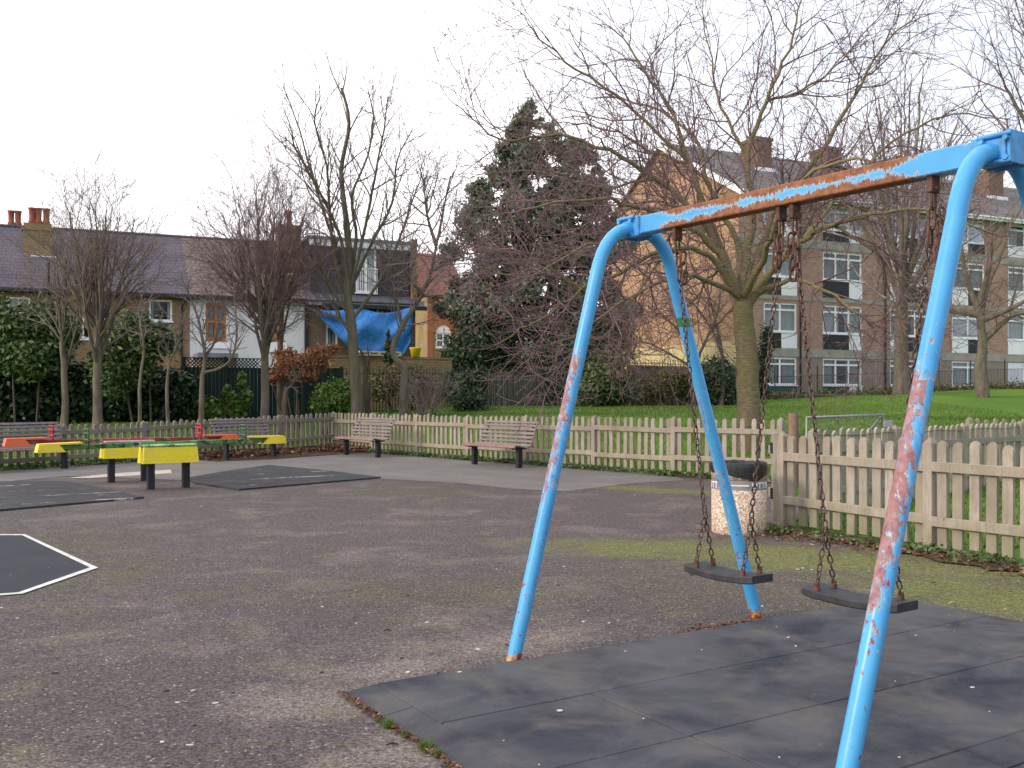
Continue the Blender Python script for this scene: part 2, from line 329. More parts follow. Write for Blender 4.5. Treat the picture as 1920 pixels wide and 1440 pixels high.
# --- metals and paint
def blue_paint(name, zlo, zhi, amt=1.0, seed=0, green=False, beam=False, Lb=2.2):
    s = NT(name, .28, .5); o = s.sep()
    blue = s.mix(s.mr(s.noise(3, 3), .3, .7), (.055, .33, .68), (.085, .42, .76))
    primer = s.mix(s.mr(s.noise(24, 5, .7), .35, .65), (.25, .095, .10), (.40, .235, .23)); rust = s.mix(s.mr(s.noise(26, 7, .75), .35, .65), (.14, .048, .024), (.38, .165, .08))
    pale = (.52, .60, .62)
    if beam:
        n = s.noise(13, 8, .75, s.vec((1, .6, .45), loc=(seed, 0, 0)), 0); n2 = s.noise(48, 7, .8, s.vec((1, 1, .35))); u = s.math('ABSOLUTE', s.math('SUBTRACT', o[2], 2.42))
        e = s.math('MULTIPLY', u, 9.0)                             # wear grows to the edges of the beam
        mid = s.math('MULTIPLY', s.mr(o[0], .16, .30, 0, 1), s.mr(o[0], Lb-.40, Lb-.16, 1, 0)); lump = s.noise(3.2, 3, .5, s.vec((1, 0, 0)))
        val = s.math('ADD', s.math('ADD', e, s.math('MULTIPLY', n, .75)), s.math('MULTIPLY', s.math('SUBTRACT', n2, .5), 1.0)); val = s.math('ADD', val, s.math('MULTIPLY', s.math('SUBTRACT', .5, lump), .75))
        val = s.math('ADD', val, s.math('MULTIPLY', s.math('SUBTRACT', mid, 1.0), .50)); wear = s.mr(val, .49, .54); edge = s.mr(val, .43, .49)
        c = s.mix(s.math('MULTIPLY', edge, .7), blue, pale); c = s.mix(wear, c, rust); s.set(s.b.inputs['Roughness'], s.mr(wear, 0, 1, .35, .9))
    else:
        v = s.vec((1, 1, .45), loc=(seed, seed*.7, seed*.3)); n = s.noise(23, 9, .78, v, .9); chip = s.noise(30, 5, .6, s.vec((1, 1, .75), loc=(seed+3, 0, 0)))
        band = s.math('MULTIPLY', s.mr(o[2], zlo-.35, zlo+.12, 0, 1), s.mr(o[2], zhi-.02, zhi+.12, 1, 0)); band = s.math('MULTIPLY', band, amt)
        nn_ = s.sep(s._oc.outputs['Normal']); side = s.mr(s.math('ADD', s.math('ADD', s.math('MULTIPLY', nn_[0], -.57), s.math('MULTIPLY', nn_[1], -.82)), s.noise(4, 3)), .2, 1.3, 0, .215)
        val = s.math('ADD', n, s.math('ADD', s.math('MULTIPLY', band, .10), s.math('MULTIPLY', side, band)))
        wear = s.mr(val, .625, .645); edge = s.mr(val, .60, .615)
        c = s.mix(s.math('MULTIPLY', edge, .85), blue, s.mix(s.mr(chip, .45, .6), pale, (.10, .22, .55)))
        c = s.mix(wear, c, s.mix(s.mr(s.noise(46, 6, .75, v), .55, .60), primer, s.mix(s.mr(chip, .45, .55), (.50, .52, .56), (.09, .30, .60)))); c = s.mix(s.mr(s.math('ADD', chip, s.math('MULTIPLY', s.mr(o[2], .2, 1.9, .03, -.06), 1)), .645, .66), c, (.33, .05, .075)); c = s.mix(s.mr(o[2], .0, .12, .0, 0), c, rust)
        foot = s.mr(s.math('ADD', o[2], s.math('MULTIPLY', chip, .10)), .11, .13, 1, 0); c = s.mix(foot, c, s.mix(s.mr(chip, .48, .55), (.33, .05, .035), (.55, .33, .10)))
        if green: c = s.mix(s.math('MULTIPLY', s.math('GREATER_THAN', o[2], 1.855), s.math('LESS_THAN', o[2], 1.91)), c, (.05, .21, .075))
        s.set(s.b.inputs['Roughness'], s.mr(edge, 0, 1, .33, .75))
    s.col(c); s.bump(s.mr(wear, 0, 1, 1, 0), .002, .5); MT[name] = s.m
plain('chain_rust', (.13, .062, .045), .75, .4, .6, 30, .3); plain('chain_dark', (.11, .068, .055), .42, .6, .7, 45, .65)
plain('seat_rubber', (.035, .034, .040), .55, .4, .4, 18, bump=.003); plain('bolt_blue', (.06, .30, .62), .4, .5, .3, 20)
plain('black_iron', (.018, .018, .02), .6, .4, .3, 10); plain('rail_paint', (.016, .035, .033), .6, .4, .4, 8); plain('galvanised', (.28, .29, .32), .45, .5, .2, 10, .5)
def flaky(name, c1, c2, c3, th=.52):
    s = NT(name, .6, .3); n = s.noise(7, 6, .75, s.vec((.6, 1, 1))); c = s.mix(s.mr(n, th, th+.03), c1, c2); c = s.mix(s.mr(s.noise(5, 6, .75, s.vec(loc=(5, 5, 5))), .53, .55), c, c3); s.col(c); MT[name] = s.m
flaky('yellow_paint', (.86, .70, .03), (.82, .65, .03), (.80, .64, .06), .5); flaky('green_flaky', (.09, .22, .045), (.33, .40, .24), (.02, .05, .035), .54); flaky('red_flaky', (.33, .04, .035), (.36, .20, .17), (.05, .09, .04), .52)
flaky('pale_flaky', (.30, .55, .22), (.45, .62, .42), (.06, .20, .10), .47)
plain('orange_seat', (.80, .16, .05), .45, .4, .1, 4); plain('yellow_seat', (.86, .66, .05), .45, .4, .08, 4); plain('red_metal', (.50, .02, .03), .4, .5, .15, 8); plain('green_metal', (.04, .12, .05), .5, .4, .5, 14); plain('dark_leg', (.018, .018, .024), .6, .4, .5, 9)
plain('pink_grip', (.42, .33, .33), .7, .3, .2, 10)
# --- buildings
brick_mat('brick_terrace', (.26, .135, .075), (.36, .22, .12), (.30, .27, .22)); brick_mat('brick_dark', (.17, .10, .065), (.25, .155, .10), (.22, .2, .17))
brick_mat('brick_yellow', (.37, .24, .10), (.24, .145, .065), (.40, .34, .24), dirt=.4, scale=1.25); brick_mat('brick_gable', (.42, .21, .12), (.52, .33, .20), (.42, .33, .23), dirt=.22, scale=1.3)
brick_mat('brick_flats', (.36, .195, .14), (.50, .31, .235), (.42, .35, .30), dirt=.10, low=3.95); brick_mat('brick_red', (.42, .13, .06), (.36, .10, .05), (.38, .28, .2)); brick_mat('brick_wall', (.17, .12, .10), (.22, .17, .14), (.2, .18, .16))
plain('render_white', (.74, .73, .74), .9, .2, .05, 1.2); plain('concrete', (.36, .33, .29), .9, .2, .18, 1.5, bump=.003); plain('trim_white', (.92, .91, .93), .5, .4, .04, 2); plain('lead', (.19, .20, .23), .6, .4, .2, 4)
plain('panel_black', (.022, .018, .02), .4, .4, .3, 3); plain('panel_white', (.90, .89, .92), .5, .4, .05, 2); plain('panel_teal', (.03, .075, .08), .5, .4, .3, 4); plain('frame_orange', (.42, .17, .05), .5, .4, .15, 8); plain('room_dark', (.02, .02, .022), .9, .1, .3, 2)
plain('gutter', (.02, .018, .018), .5, .4, .2, 5); plain('terracotta', (.34, .10, .07), .85, .2, .2, 8); plain('curtain', (.38, .39, .40), .95, .1, .12, 2); plain('curtain_white', (.62, .64, .68), .95, .1, .1, 2); plain('band_cream', (.56, .45, .25), .9, .2, .12, 2); plain('stone', (.5, .45, .38), .9, .2, .15, 4); plain('alarm_yellow', (.80, .42, .02), .5, .4, .05, 3)
tile_mat('slate', (.075, .062, .082), (.092, .078, .098), .15, .24); tile_mat('old_tile', (.115, .085, .085), (.16, .115, .105), .17, .2, (.34, .29, .26)); tile_mat('flats_tile', (.10, .085, .08), (.15, .13, .12), .30, .33); tile_mat('red_tile', (.20, .075, .05), (.15, .065, .05), .2, .25, (.25, .12, .09)); tile_mat('dormer_tile', (.040, .038, .048), (.055, .052, .064), .16, .2, (.06, .058, .07))
s = NT('pane', .06, .5); s.col((.03, .035, .04)); gl = s.n('BsdfGlossy'); gl.inputs['Roughness'].default_value = .04; tp = s.n('BsdfTransparent'); tp.inputs[0].default_value = (.80, .83, .84, 1)
lw = s.n('LayerWeight'); lw.inputs[0].default_value = .22; ms = s.n('MixShader'); s.t.links.new(s.mr(lw.outputs['Fresnel'], 0, 1, .08, .8), ms.inputs[0]); s.t.links.new(tp.outputs[0], ms.inputs[1]); s.t.links.new(gl.outputs[0], ms.inputs[2]); s.t.links.new(ms.outputs[0], s.t.nodes['Material Output'].inputs[0]); MT['pane'] = s.m
s = NT('tarp', .5, .4); s.col(s.mix(s.mr(s.noise(2.2, 5, .6, None, 1.0), .3, .7), (.025, .15, .48), (.06, .27, .66))); s.bump(s.noise(2.5, 5, .6, None, 1.2), .12, .8); MT['tarp'] = s.m
plain('bag', (.010, .010, .013), .3, .45, .3, 10, bump=.02); plain('bin_band', (.27, .25, .26), .9, .2, .1, 8); plain('letter', (.78, .78, .76), .8, .2, .05, 5); plain('timber_pale', (.62, .50, .36), .8, .2, .15, 6); plain('bucket_yellow', (.80, .60, .03), .5, .4, .1, 6); plain('post_brown', (.25, .165, .13), .85, .2, .2, 9)
s = NT('aggregate', .9, .2); vv = s.n('TexVoronoi', Scale=85.0); s.t.links.new(s.oc(), vv.inputs['Vector']); hs = s.sep(vv.outputs['Color'])
c = s.mix(s.mr(hs[0], .25, .8), (.36, .22, .15), (.66, .56, .45)); c = s.mix(s.math('GREATER_THAN', hs[1], .86), c, (.72, .68, .60)); c = s.mix(s.mr(s.noise(3, 5), .4, .7, 0, .35), c, (.30, .24, .16)); s.col(c); s.bump(s.mr(vv.outputs['Distance'], 0, .02, 1, 0), .008, .8); MT['aggregate'] = s.m
# --- plants
bark_mat('bark_cherry', (.13, .10, .062), (.33, .26, .165), (.21, .20, .065), True, 8); bark_mat('bark_limb', (.10, .078, .065), (.19, .15, .125), (.12, .125, .05)); bark_mat('bark_grey', (.095, .075, .06), (.23, .19, .155), (.13, .125, .075)); bark_mat('bark_moss', (.085, .07, .055), (.19, .16, .13), (.115, .125, .05)); bark_mat('bark_dark', (.06, .048, .042), (.12, .10, .085), None)
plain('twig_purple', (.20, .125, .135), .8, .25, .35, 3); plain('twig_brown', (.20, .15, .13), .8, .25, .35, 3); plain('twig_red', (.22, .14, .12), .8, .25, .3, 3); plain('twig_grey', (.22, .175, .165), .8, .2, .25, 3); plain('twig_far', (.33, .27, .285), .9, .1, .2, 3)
leaf_mat('leaf_ivy', (.010, .024, .012), (.030, .065, .024), (.085, .15, .035)); leaf_mat('leaf_laurel', (.045, .08, .025), (.13, .19, .06), (.24, .30, .12)); leaf_mat('leaf_evergreen', (.10, .125, .085), (.22, .255, .17), (.34, .36, .27)); leaf_mat('leaf_dark', (.028, .05, .028), (.075, .12, .055), (.14, .18, .09))
leaf_mat('leaf_bright', (.07, .15, .02), (.16, .27, .05), (.24, .34, .08)); leaf_mat('leaf_rust', (.27, .12, .06), (.42, .21, .12), (.50, .32, .20), .8, .2); leaf_mat('leaf_litter', (.10, .05, .035), (.25, .13, .09), (.38, .22, .16), .85, .2, .05); leaf_mat('leaf_weed', (.06, .11, .03), (.15, .22, .07), (.24, .30, .13)); leaf_mat('leaf_grass', (.08, .135, .025), (.17, .25, .055), (.25, .28, .10), .6, .2, .3); leaf_mat('leaf_olive', (.09, .09, .03), (.19, .18, .07), (.26, .24, .11))
plain('chip_pale', (.60, .57, .50), .8, .2, .2, 30); plain('chip_dark', (.045, .032, .028), .8, .2, .3, 30)
g = lambda k: MT[k]

# ------------------------------------------------------------------ layout of the place (metres)
CORNER = Vector((-4.98, 27.5, 0)); LFEND = Vector((-12.7, 15.1, 0))
BACK = [Vector((-4.98+1.323*k, 27.5-1.58*k, 0)) for k in range(7)]; BACK.append(Vector((4.50, 16.5, 0)))
NEAR = [Vector((2.97+.90*k, 10.8-1.68*k, 0)) for k in range(6)]
PLAY = [(-40, -29), LFEND[:2], CORNER[:2]] + [b[:2] for b in BACK[1:]] + [(3.6, 12.0), (2.97, 10.8), (7.5, 2.4), (18, -17), (0, -60)]
PLAY[0] = (LFEND[0] - (CORNER[0]-LFEND[0])*3, LFEND[1] - (CORNER[1]-LFEND[1])*3)
CP = np.array([(-12, 22, .45), (-10, 27, .7), (-6, 31, .75), (-18, 30, .6), (-16, 20, .4), (-1.2, 36, 1.15), (6.5, 37, 1.12), (1, 30, .95), (11.2, 48.6, 1.35), (15, 50, 1.45), (20, 52, 1.75), (30, 57, 2.15), (17.5, 43, 1.6), (24, 48, 1.9),
    (12, 30, .85), (20, 35, 1.2), (10, 20, .3), (15, 20, .45), (0, 60, 1.3), (-15, 45, .8), (-30, 40, .5), (60, 60, 2.6), (30, 10, .5), (8, 8, .1), (6, 13, .12), (4, 24, .55), (3.5, 21, .3), (40, 0, .3), (-40, 10, .3), (0, 120, 1.5), (80, 120, 3), (-80, 90, .6), (0, -60, 0), (60, -60, 0), (-60, -60, 0)])
def poly_dist(X, Y, poly):
    d = np.full(X.shape, 1e9); inside = np.zeros(X.shape, bool); n = len(poly)
    for i in range(n):
        x0, y0 = poly[i]; x1, y1 = poly[(i+1) % n]; ex, ey = x1-x0, y1-y0; t = np.clip(((X-x0)*ex+(Y-y0)*ey)/(ex*ex+ey*ey), 0, 1)
        d = np.minimum(d, np.hypot(X-x0-t*ex, Y-y0-t*ey))
        c = ((y0 > Y) != (y1 > Y)) & (X < (x1-x0)*(Y-y0)/(y1-y0+1e-12)+x0); inside ^= c
    return np.where(inside, -d, d)
def height(X, Y):
    X = np.asarray(X, float); Y = np.asarray(Y, float)
    wsum = np.zeros(X.shape); z = np.zeros(X.shape)
    for x, y, h in CP:
        wt = 1/((X-x)**2+(Y-y)**2+1.5)**1.6; z += wt*h; wsum += wt
    d = poly_dist(X, Y, PLAY); t = np.clip(d/4.0, 0, 1); t = t*t*(3-2*t)*.6 + .4*np.clip(d/4.0, 0, 1)
    return np.where(d < 0, -.03, -.02 + (z/wsum)*t)
def H(x, y): return float(height(np.array([x]), np.array([y]))[0])

def grid_ground():
    xs = np.concatenate([np.linspace(-400, -45, 10), np.linspace(-40, 50, 181), np.linspace(56, 420, 10)]); ys = np.concatenate([np.linspace(-200, -12, 8), np.linspace(-8, 80, 177), np.linspace(90, 600, 10)])
    X, Y = np.meshgrid(xs, ys); Z = height(X, Y); V = np.stack([X.ravel(), Y.ravel(), Z.ravel()], 1); nx = len(xs)
    i, j = np.meshgrid(np.arange(len(ys)-1), np.arange(nx-1), indexing='ij'); a = (i*nx+j).ravel()
    o = np_mesh('ground', V, np.stack([a, a+1, a+nx+1, a+nx], 1), g('lawn'), None, True); o['kind'] = 'structure'
grid_ground()
def sheet(name, pts, z, mat, th=None, parent=None):
    mb = MB()
    if th: mb.prism([p[:2] for p in pts], z-th, z)
    else: mb.add([(p[0], p[1], z) for p in pts], [tuple(range(len(pts)))])
    o = mb.build(name, mat, parent); return o
o = sheet('playground_surface', [(p[0], p[1]) for p in PLAY], 0, g('asphalt')); o['kind'] = 'structure'
pav = [(-13.6, 14.3), LFEND[:2], CORNER[:2]] + [tuple(b[:2]) for b in BACK[1:7]] + [tuple(GP(1285, 901)[:2]), tuple(GP(1180, 907)[:2]), tuple(GP(1060, 922)[:2]), tuple(GP(960, 917)[:2]), tuple(GP(860, 906)[:2]), tuple(GP(712, 898)[:2]), tuple(GP(520, 905)[:2]), tuple(GP(330, 901)[:2]), tuple(GP(240, 896)[:2]), tuple(GP(130, 893)[:2]), tuple(GP(0, 904)[:2])]
o = sheet('paving', pav, .004, g('paving')); o['kind'] = 'structure'
o = sheet('pale_paving', [GP(p, q) for p, q in ((128, 897), (205, 889), (320, 881), (322, 888), (240, 893), (170, 897))], .008, g('stone')); o['kind'] = 'structure'
# dark painted court and its worn white outline
cpx = [(-420, 1003), (47, 1003), (184, 1066), (42, 1115), (-420, 1150)]; court = [GP(*p) for p in cpx]
o = sheet('painted_court', court, .004, g('paint_dark')); o['kind'] = 'structure'
mb = MB(); cc = sum(court, Vector())/5
for i in range(4):
    a, b = court[i], court[i+1]
    ia, ib = [q + (cc-q).normalized()*.075 for q in (a, b)]
    if i == 0: ia = a + Vector((0, -.06, 0))
    if i == 3: ib = b + Vector((0, .06, 0))
    mb.add([(*q[:2], .008) for q in (a, b, ib, ia)], [(0, 1, 2, 3)])
o = mb.build('court_line', g('white_line')); o['kind'] = 'structure'
# soil bed along the near fence, leaf bed in the corner
d = (NEAR[1]-NEAR[0]).normalized(); nrm = Vector((d.y, -d.x, 0)); bed = []
for i in range(60):
    t = -.12 + i*.15; bed.append(NEAR[0] + d*t + nrm*(.34 + .20*rnd.random()))
bed2 = [NEAR[0] + d*9, NEAR[0]-d*.3 - nrm*.05]
o = sheet('soil_bed', [(p.x, p.y) for p in bed] + [(p.x, p.y) for p in bed2], .012, g('soil')); o['kind'] = 'structure'
lb = [GP(405, 866), GP(520, 861), GP(640, 852), GP(700, 850), GP(655, 846), CORNER + Vector((.2, -.2, 0)), CORNER + (LFEND-CORNER)*.35]
o = sheet('leaf_bed', [(p.x, p.y) for p in lb], .012, g('soil')); o['kind'] = 'structure'

# ------------------------------------------------------------------ picket fences
def picket_run(name, label, posts, tips, base=0.0, hgt=1.06, wood_='picket_wood', npk=9, pw=.075, side=-1, group='picket fences round the playground', gz=None, rails=(.30, .80)):
    """posts: ground points; tips: height of the post tips; side: -1 rails on the camera side"""
    root = empty(name, (posts[0].x, posts[0].y, 0)); O = posts[0].copy(); O.z = 0; tag(root, label, 'fence', group)
    for i, p in enumerate(posts):
        dd = (posts[min(i+1, len(posts)-1)] - posts[max(i-1, 0)]).normalized(); M = Matrix.Rotation(math.atan2(dd.y, dd.x), 4, 'Z'); M.translation = p - O
        b0 = -.06 if gz is None else gz(p)-.1
        mb = MB(); hw = .05; t = tips[i]; mb.box(-hw, hw, -hw, hw, b0, t-.06, M, bev=.004)
        top = [(-hw, -hw, t-.06), (hw, -hw, t-.06), (hw, hw, t-.06), (-hw, hw, t-.06), (0, 0, t)]
        mb.add([M @ Vector(v) for v in top], [(0, 1, 4), (1, 2, 4), (2, 3, 4), (3, 0, 4)]); mb.build('post', g(wood_), root)
    for i in range(len(posts)-1):
        a, b = posts[i]-O, posts[i+1]-O; dd = (b-a); L = dd.length; dd.normalize(); nn = Vector((-dd.y, dd.x, 0))*side
        ta, tb = tips[i]-hgt, tips[i+1]-hgt
        mr_ = MB(); off = nn*.036
        for hz in rails:
            mr_.bar(a+dd*.045+off+Vector((0, 0, hz+ta+.02*rnd.uniform(-1, 1))), b-dd*.045+off+Vector((0, 0, hz+tb+.02*rnd.uniform(-1, 1))), .035, .09, bev=.004)
        mr_.build('rail', g(wood_), root)
        mp_ = MB()
        for k in range(npk):
            f = (k+.75)/(npk+.5) + rnd.uniform(-.006, .006); q = a+dd*L*f - nn*.002; tz = ta+(tb-ta)*f + hgt - .035 + rnd.gauss(0, .011); w2 = pw/2
            z0 = .05+ta*.3+rnd.uniform(-.015, .02) if gz is None else gz(q+O)+.04
            ang = math.atan2(dd.y, dd.x) + rnd.uniform(-.05, .05); M = Matrix.Rotation(ang, 4, 'Z'); M.translation = q
            M = M @ Matrix.Rotation(rnd.gauss(0, .009), 4, 'Y')
            sh = .045
            mp_.prism([(-w2, z0), (w2, z0), (w2, tz-sh-.008), (w2*.86, tz-sh*.55), (w2*.12, tz), (-w2*.12, tz), (-w2*.86, tz-sh*.55), (-w2, tz-sh-.008)], -.016, .016, 'y', M=M)
        mp_.build('picket_panel', g(wood_), root)
    return root
LP = [LFEND + (CORNER-LFEND)*(k/7) for k in range(8)]
picket_run('picket_fence', 'grey weathered picket fence along the left, behind the two left benches', LP, [.86, .865, .875, .895, .92, .96, 1.0, 1.05], npk=11, pw=.088, hgt=1.0, wood_='picket_wood_grey')
picket_run('picket_fence', 'pale picket fence running from the far corner towards the litter bin, lawn behind it', BACK, [1.058, 1.05, 1.044, 1.043, 1.07, 1.08, 1.09, 1.097], npk=11, pw=.084)
picket_run('picket_fence', 'nearest picket fence at the right edge, past the litter bin, its grain showing', NEAR, [1.05]*6, npk=11, pw=.100)
# fences of the entrance lane, seen from behind
def line_pts(a, b, n): return [a + (b-a)*(i/n) for i in range(n+1)]
lane = line_pts(Vector((3.62, 11.85, 0)), Vector((12.4, 19.3, 0)), 6)
picket_run('picket_fence', 'picket fence seen from its back above the nearest fence, a wire along its tops', lane, [1.06]*7, hgt=1.06, npk=11, side=-1, gz=lambda p: -.02, rails=(.30, .78), pw=.100)
far = line_pts(Vector((8.3, 17.9, 0)), Vector((14.0, 19.6, 0)), 3)
picket_run('picket_fence', 'short stretch of picket fence farthest away at the right edge, on the lawn', far, [1.08]*4, hgt=1.06, npk=9, side=-1, gz=lambda p: H(p.x, p.y))
mb = MB(); wpts = [lane[0]+(lane[-1]-lane[0])*(i/40)+Vector((-.03, -.05, .95+.012*math.sin(i*1.3))) for i in range(41)]; mb.tube(wpts, .004, 4); tag(mb.build('fence_wire', g('chain_dark')), 'thin sagging wire strung along the tops of the lane fence', 'wire')
# gate stile standing open beside the near fence post
mb = MB(); dv = Vector((.20, 1.02, 0)).normalized(); gp = Vector((2.90, 10.86, 0)); root = empty('wooden_gate', gp); tag(root, 'wooden picket gate standing open edge-on between litter bin and near fence', 'gate')
mb.box(-.045, .045, -.03, .03, .06, 1.03, Matrix.Rotation(math.atan2(dv.y, dv.x), 4, 'Z'), bev=.005); mb.build('stile', g('picket_wood'), root)
mb = MB()
for zz in (.30, .80): mb.bar(dv*.04+Vector((0, 0, zz)), dv*.98+Vector((0, 0, zz)), .035, .09)
mb.build('rail', g('picket_wood'), root); mb = MB()
for k in range(1, 8):
    M = Matrix.Rotation(math.atan2(dv.y, dv.x), 4, 'Z'); M.translation = dv*(.13*k)+Vector((.03, 0, 0)); mb.prism([(-.04, .08), (.04, .08), (.04, .96), (0, 1.02), (-.04, .96)], -.011, .011, 'y', M=M)
mb.build('picket_panel', g('picket_wood'), root)
for zz in (.36, .86):
    mb = MB(); mb.box(-.05, -.03, -.034, .034, zz-.06, zz+.06); mb.tube([(.0, -.04, zz), (.14, -.06, zz+.01)], .006, 5); mb.build('hinge', g('black_iron'), root)
mb = MB(); mb.tube([(0, 0, -.1), (0, 0, 1.17)], [.085, .08], 14); o = mb.build('gate_post', g('post_brown')); o.location = (4.55, 15.95, 0); tag(o, 'thick round brown timber post where the back fence ends', 'post')
# galvanised mesh gate
gy = 15.4; root = empty('metal_gate', (PX(1510, gy), gy, 0)); tag(root, 'low galvanised tube gate with wire mesh standing behind the picket fences', 'gate')
def Lg(px, py, Y): return P3(px, py, Y) - Vector((PX(1510, gy), gy, 0))
mb = MB(); A, B = Lg(1512, 783, gy), Lg(1655, 777, 16.0); A0 = A.copy(); A0.z = .25; B0 = B.copy(); B0.z = .25
mb.tube([A0, A, B, B0], .022, 8); mb.tube([A0, B0], .022, 8); mb.tube([B, B+Vector((-.25, 0, -.30)), A0+(B0-A0)*.55], .018, 8); mb.build('gate_frame', g('galvanised'), root)
mb = MB()
for k in range(1, 26): q0 = A0+(B0-A0)*(k/26); q1 = A+(B-A)*(k/26); mb.tube([q0, q1], .0022, 3, False)
for k in range(1, 14): mb.tube([A0+(A-A0)*(k/14), B0+(B-B0)*(k/14)], .0022, 3, False)
mb.build('wire_mesh', g('galvanised'), root)
mb = MB(); mb.tube([Vector((B.x+.06, B.y, -.1)), Vector((B.x+.06, B.y, 1.05))], .035, 8); mb.box(B.x+.0, B.x+.16, B.y-.05, B.y+.05, .93, 1.05, bev=.01); mb.build('latch_post', g('galvanised'), root)

# ------------------------------------------------------------------ benches
def make_bench(W=1.75):
    root = empty('slatted_bench', (0, 0, 0))
    prof = [(-.02, .385), (.0, .43), (.05, .455), (.13, .45), (.21, .43), (.29, .415), (.37, .42), (.43, .455), (.465, .53), (.495, .61), (.525, .69), (.56, .77), (.60, .845), (.645, .91)]
    def slat(i, mb):
        p = Vector((0, *prof[i])); q = Vector((0, *prof[min(i+1, len(prof)-1)])); r = Vector((0, *prof[max(i-1, 0)])); t = (q-r).normalized(); n_ = Vector((1, 0, 0)).cross(t)
        M = Matrix((Vector((1, 0, 0)), t, n_)).transposed().to_4x4(); M.translation = p; mb.box(-W/2, W/2, -.026, .026, -.012, .012, M, bev=.004)
    mb = MB(); slat(1, mb); mb.build('front_slat', g('slat_red'), root)
    mb = MB(); [slat(i, mb) for i in range(2, 7)]; mb.build('seat', g('slat_wood'), root)
    mb = MB(); [slat(i, mb) for i in range(7, 14)]; mb.build('backrest', g('slat_wood'), root)
    for sx_ in (-1, 1):
        X = sx_*(W/2-.14); mb = MB()
        pts = [Vector((X, y+.012*(1 if k > 7 else 0), z-.026)) for k, (y, z) in enumerate(prof[1:])]
        for a, b in zip(pts[:-1], pts[1:]): mb.bar(a, b, .045, .02)
        mb.build('bracket', g('black_iron'), root)
        mb = MB(); mb.box(X-.045, X+.045, .17, .28, -.05, .40, bev=.006); mb.box(X-.03, X+.03, .06, .40, .375, .40); mb.build('leg', g('dark_leg'), root)
    return root
bench0 = make_bench(); BG = 'slatted benches along the picket fence'
tb = (BACK[6]-BACK[0]).normalized(); ab = math.atan2(tb.y, tb.x); tl = (CORNER-LFEND).normalized(); al = math.atan2(tl.y, tl.x)
def bench_at(px_, py_, ang, first=False, label=''):
    o = bench0 if first else copy_tree(bench0); q_ = GP(px_, py_); o.location = (q_.x+.22*math.sin(ang), q_.y-.22*math.cos(ang), 0); o.rotation_euler = (0, 0, ang); o['label'] = label; return o
tag(bench0, 'x', 'bench', BG)
# local +y is the back of the bench
bench_at(930, 874, ab, True, 'weathered slatted bench nearest the swings, against the pale back fence')
bench_at(678, 855.5, ab, False, 'slatted bench just right of the fence corner, seen half from its side')
bench_at(470, 860, al, False, 'grey slatted bench left of the fence corner, seesaw ends in front of it')
bench_at(56, 883, al, False, 'slatted bench cut by the left edge of the photo, behind the orange seat')

# ------------------------------------------------------------------ seesaws
wdir = Vector((.817, .576, 0)); wang = math.atan2(.576, .817)
def make_seesaw(loc, ang, beam_mat, cover_mat, seat_mat, handle_mat, tilt, label, L=3.8):
    root = empty('seesaw', loc, ang); tag(root, label, 'seesaw', 'pair of seesaws')
    for X, Y in ((-.27, .0), (.27, .0)):
        mb = MB(); mb.box(X-.052, X+.052, Y-.052, Y+.052, -.05, .42, bev=.006); mb.build('leg', g('dark_leg'), root)
    mb = MB(); a, b = .405, .425; c_, d_ = .15, .175; z0, z1 = .405, .655
    mb.add([(-b, -d_, z0), (b, -d_, z0), (b, d_, z0), (-b, d_, z0), (-a, -c_, z1), (a, -c_, z1), (a, c_, z1), (-a, c_, z1)], [(0, 1, 2, 3), (4, 5, 6, 7), (0, 1, 5, 4), (1, 2, 6, 5), (2, 3, 7, 6), (3, 0, 4, 7)]); mb.build('housing', g('yellow_paint'), root)
    mb = MB(); mb.box(-.415, .415, -.165, .165, .657, .70, bev=.018); mb.build('cover', g(cover_mat), root)
    R = Matrix.Translation((0, 0, .70)) @ Matrix.Rotation(tilt, 4, 'Y')
    mb = MB(); mb.box(-L/2+.25, L/2-.25, -.05, .05, -.035, .035, R, bev=.006); mb.build('beam', g(beam_mat), root)
    for sgn in (-1, 1):
        mb = MB(); e = L/2; prof = [(sgn*e, -.06), (sgn*(e-.03), .065), (sgn*(e-.62), .075), (sgn*(e-.62), .056), (sgn*(e-.30), .045), (sgn*(e-.38), -.05), (sgn*(e-.42), -.062)]
        M = R.copy(); mb.prism(prof, -.125, .125, 'y', M=M); mb.build('seat', g(seat_mat), root)
        X = sgn*(e-.70); mb = MB()
        for yy in (-.13, .13): mb.tube([R @ Vector((X, yy*.5, -.03)), R @ Vector((X, yy, .0)), R @ Vector((X, yy, .26))], .013, 6)
        mb.tube([R @ Vector((X, -.17, .20)), R @ Vector((X, .17, .20))], .014, 6); mb.tube([R @ Vector((X, -.17, .10)), R @ Vector((X, .17, .10))], .012, 6); mb.tube([R @ Vector((X, -.13, .26)), R @ Vector((X, .13, .26))], .012, 6)
        mb.build('handle', g(handle_mat), root)
    return root
c1 = Vector((-5.38, 15.45, 0)); c2 = Vector((-6.52, 16.75, 0))
make_seesaw(c1, wang, 'green_flaky', 'pale_flaky', 'yellow_seat', 'green_metal', -.012, 'seesaw with flaking green beam and yellow seats, the nearer yellow housing')
make_seesaw(c2, wang, 'red_flaky', 'pink_grip', 'orange_seat', 'red_metal', .004, 'seesaw with flaking red beam and orange seats, behind the green one')

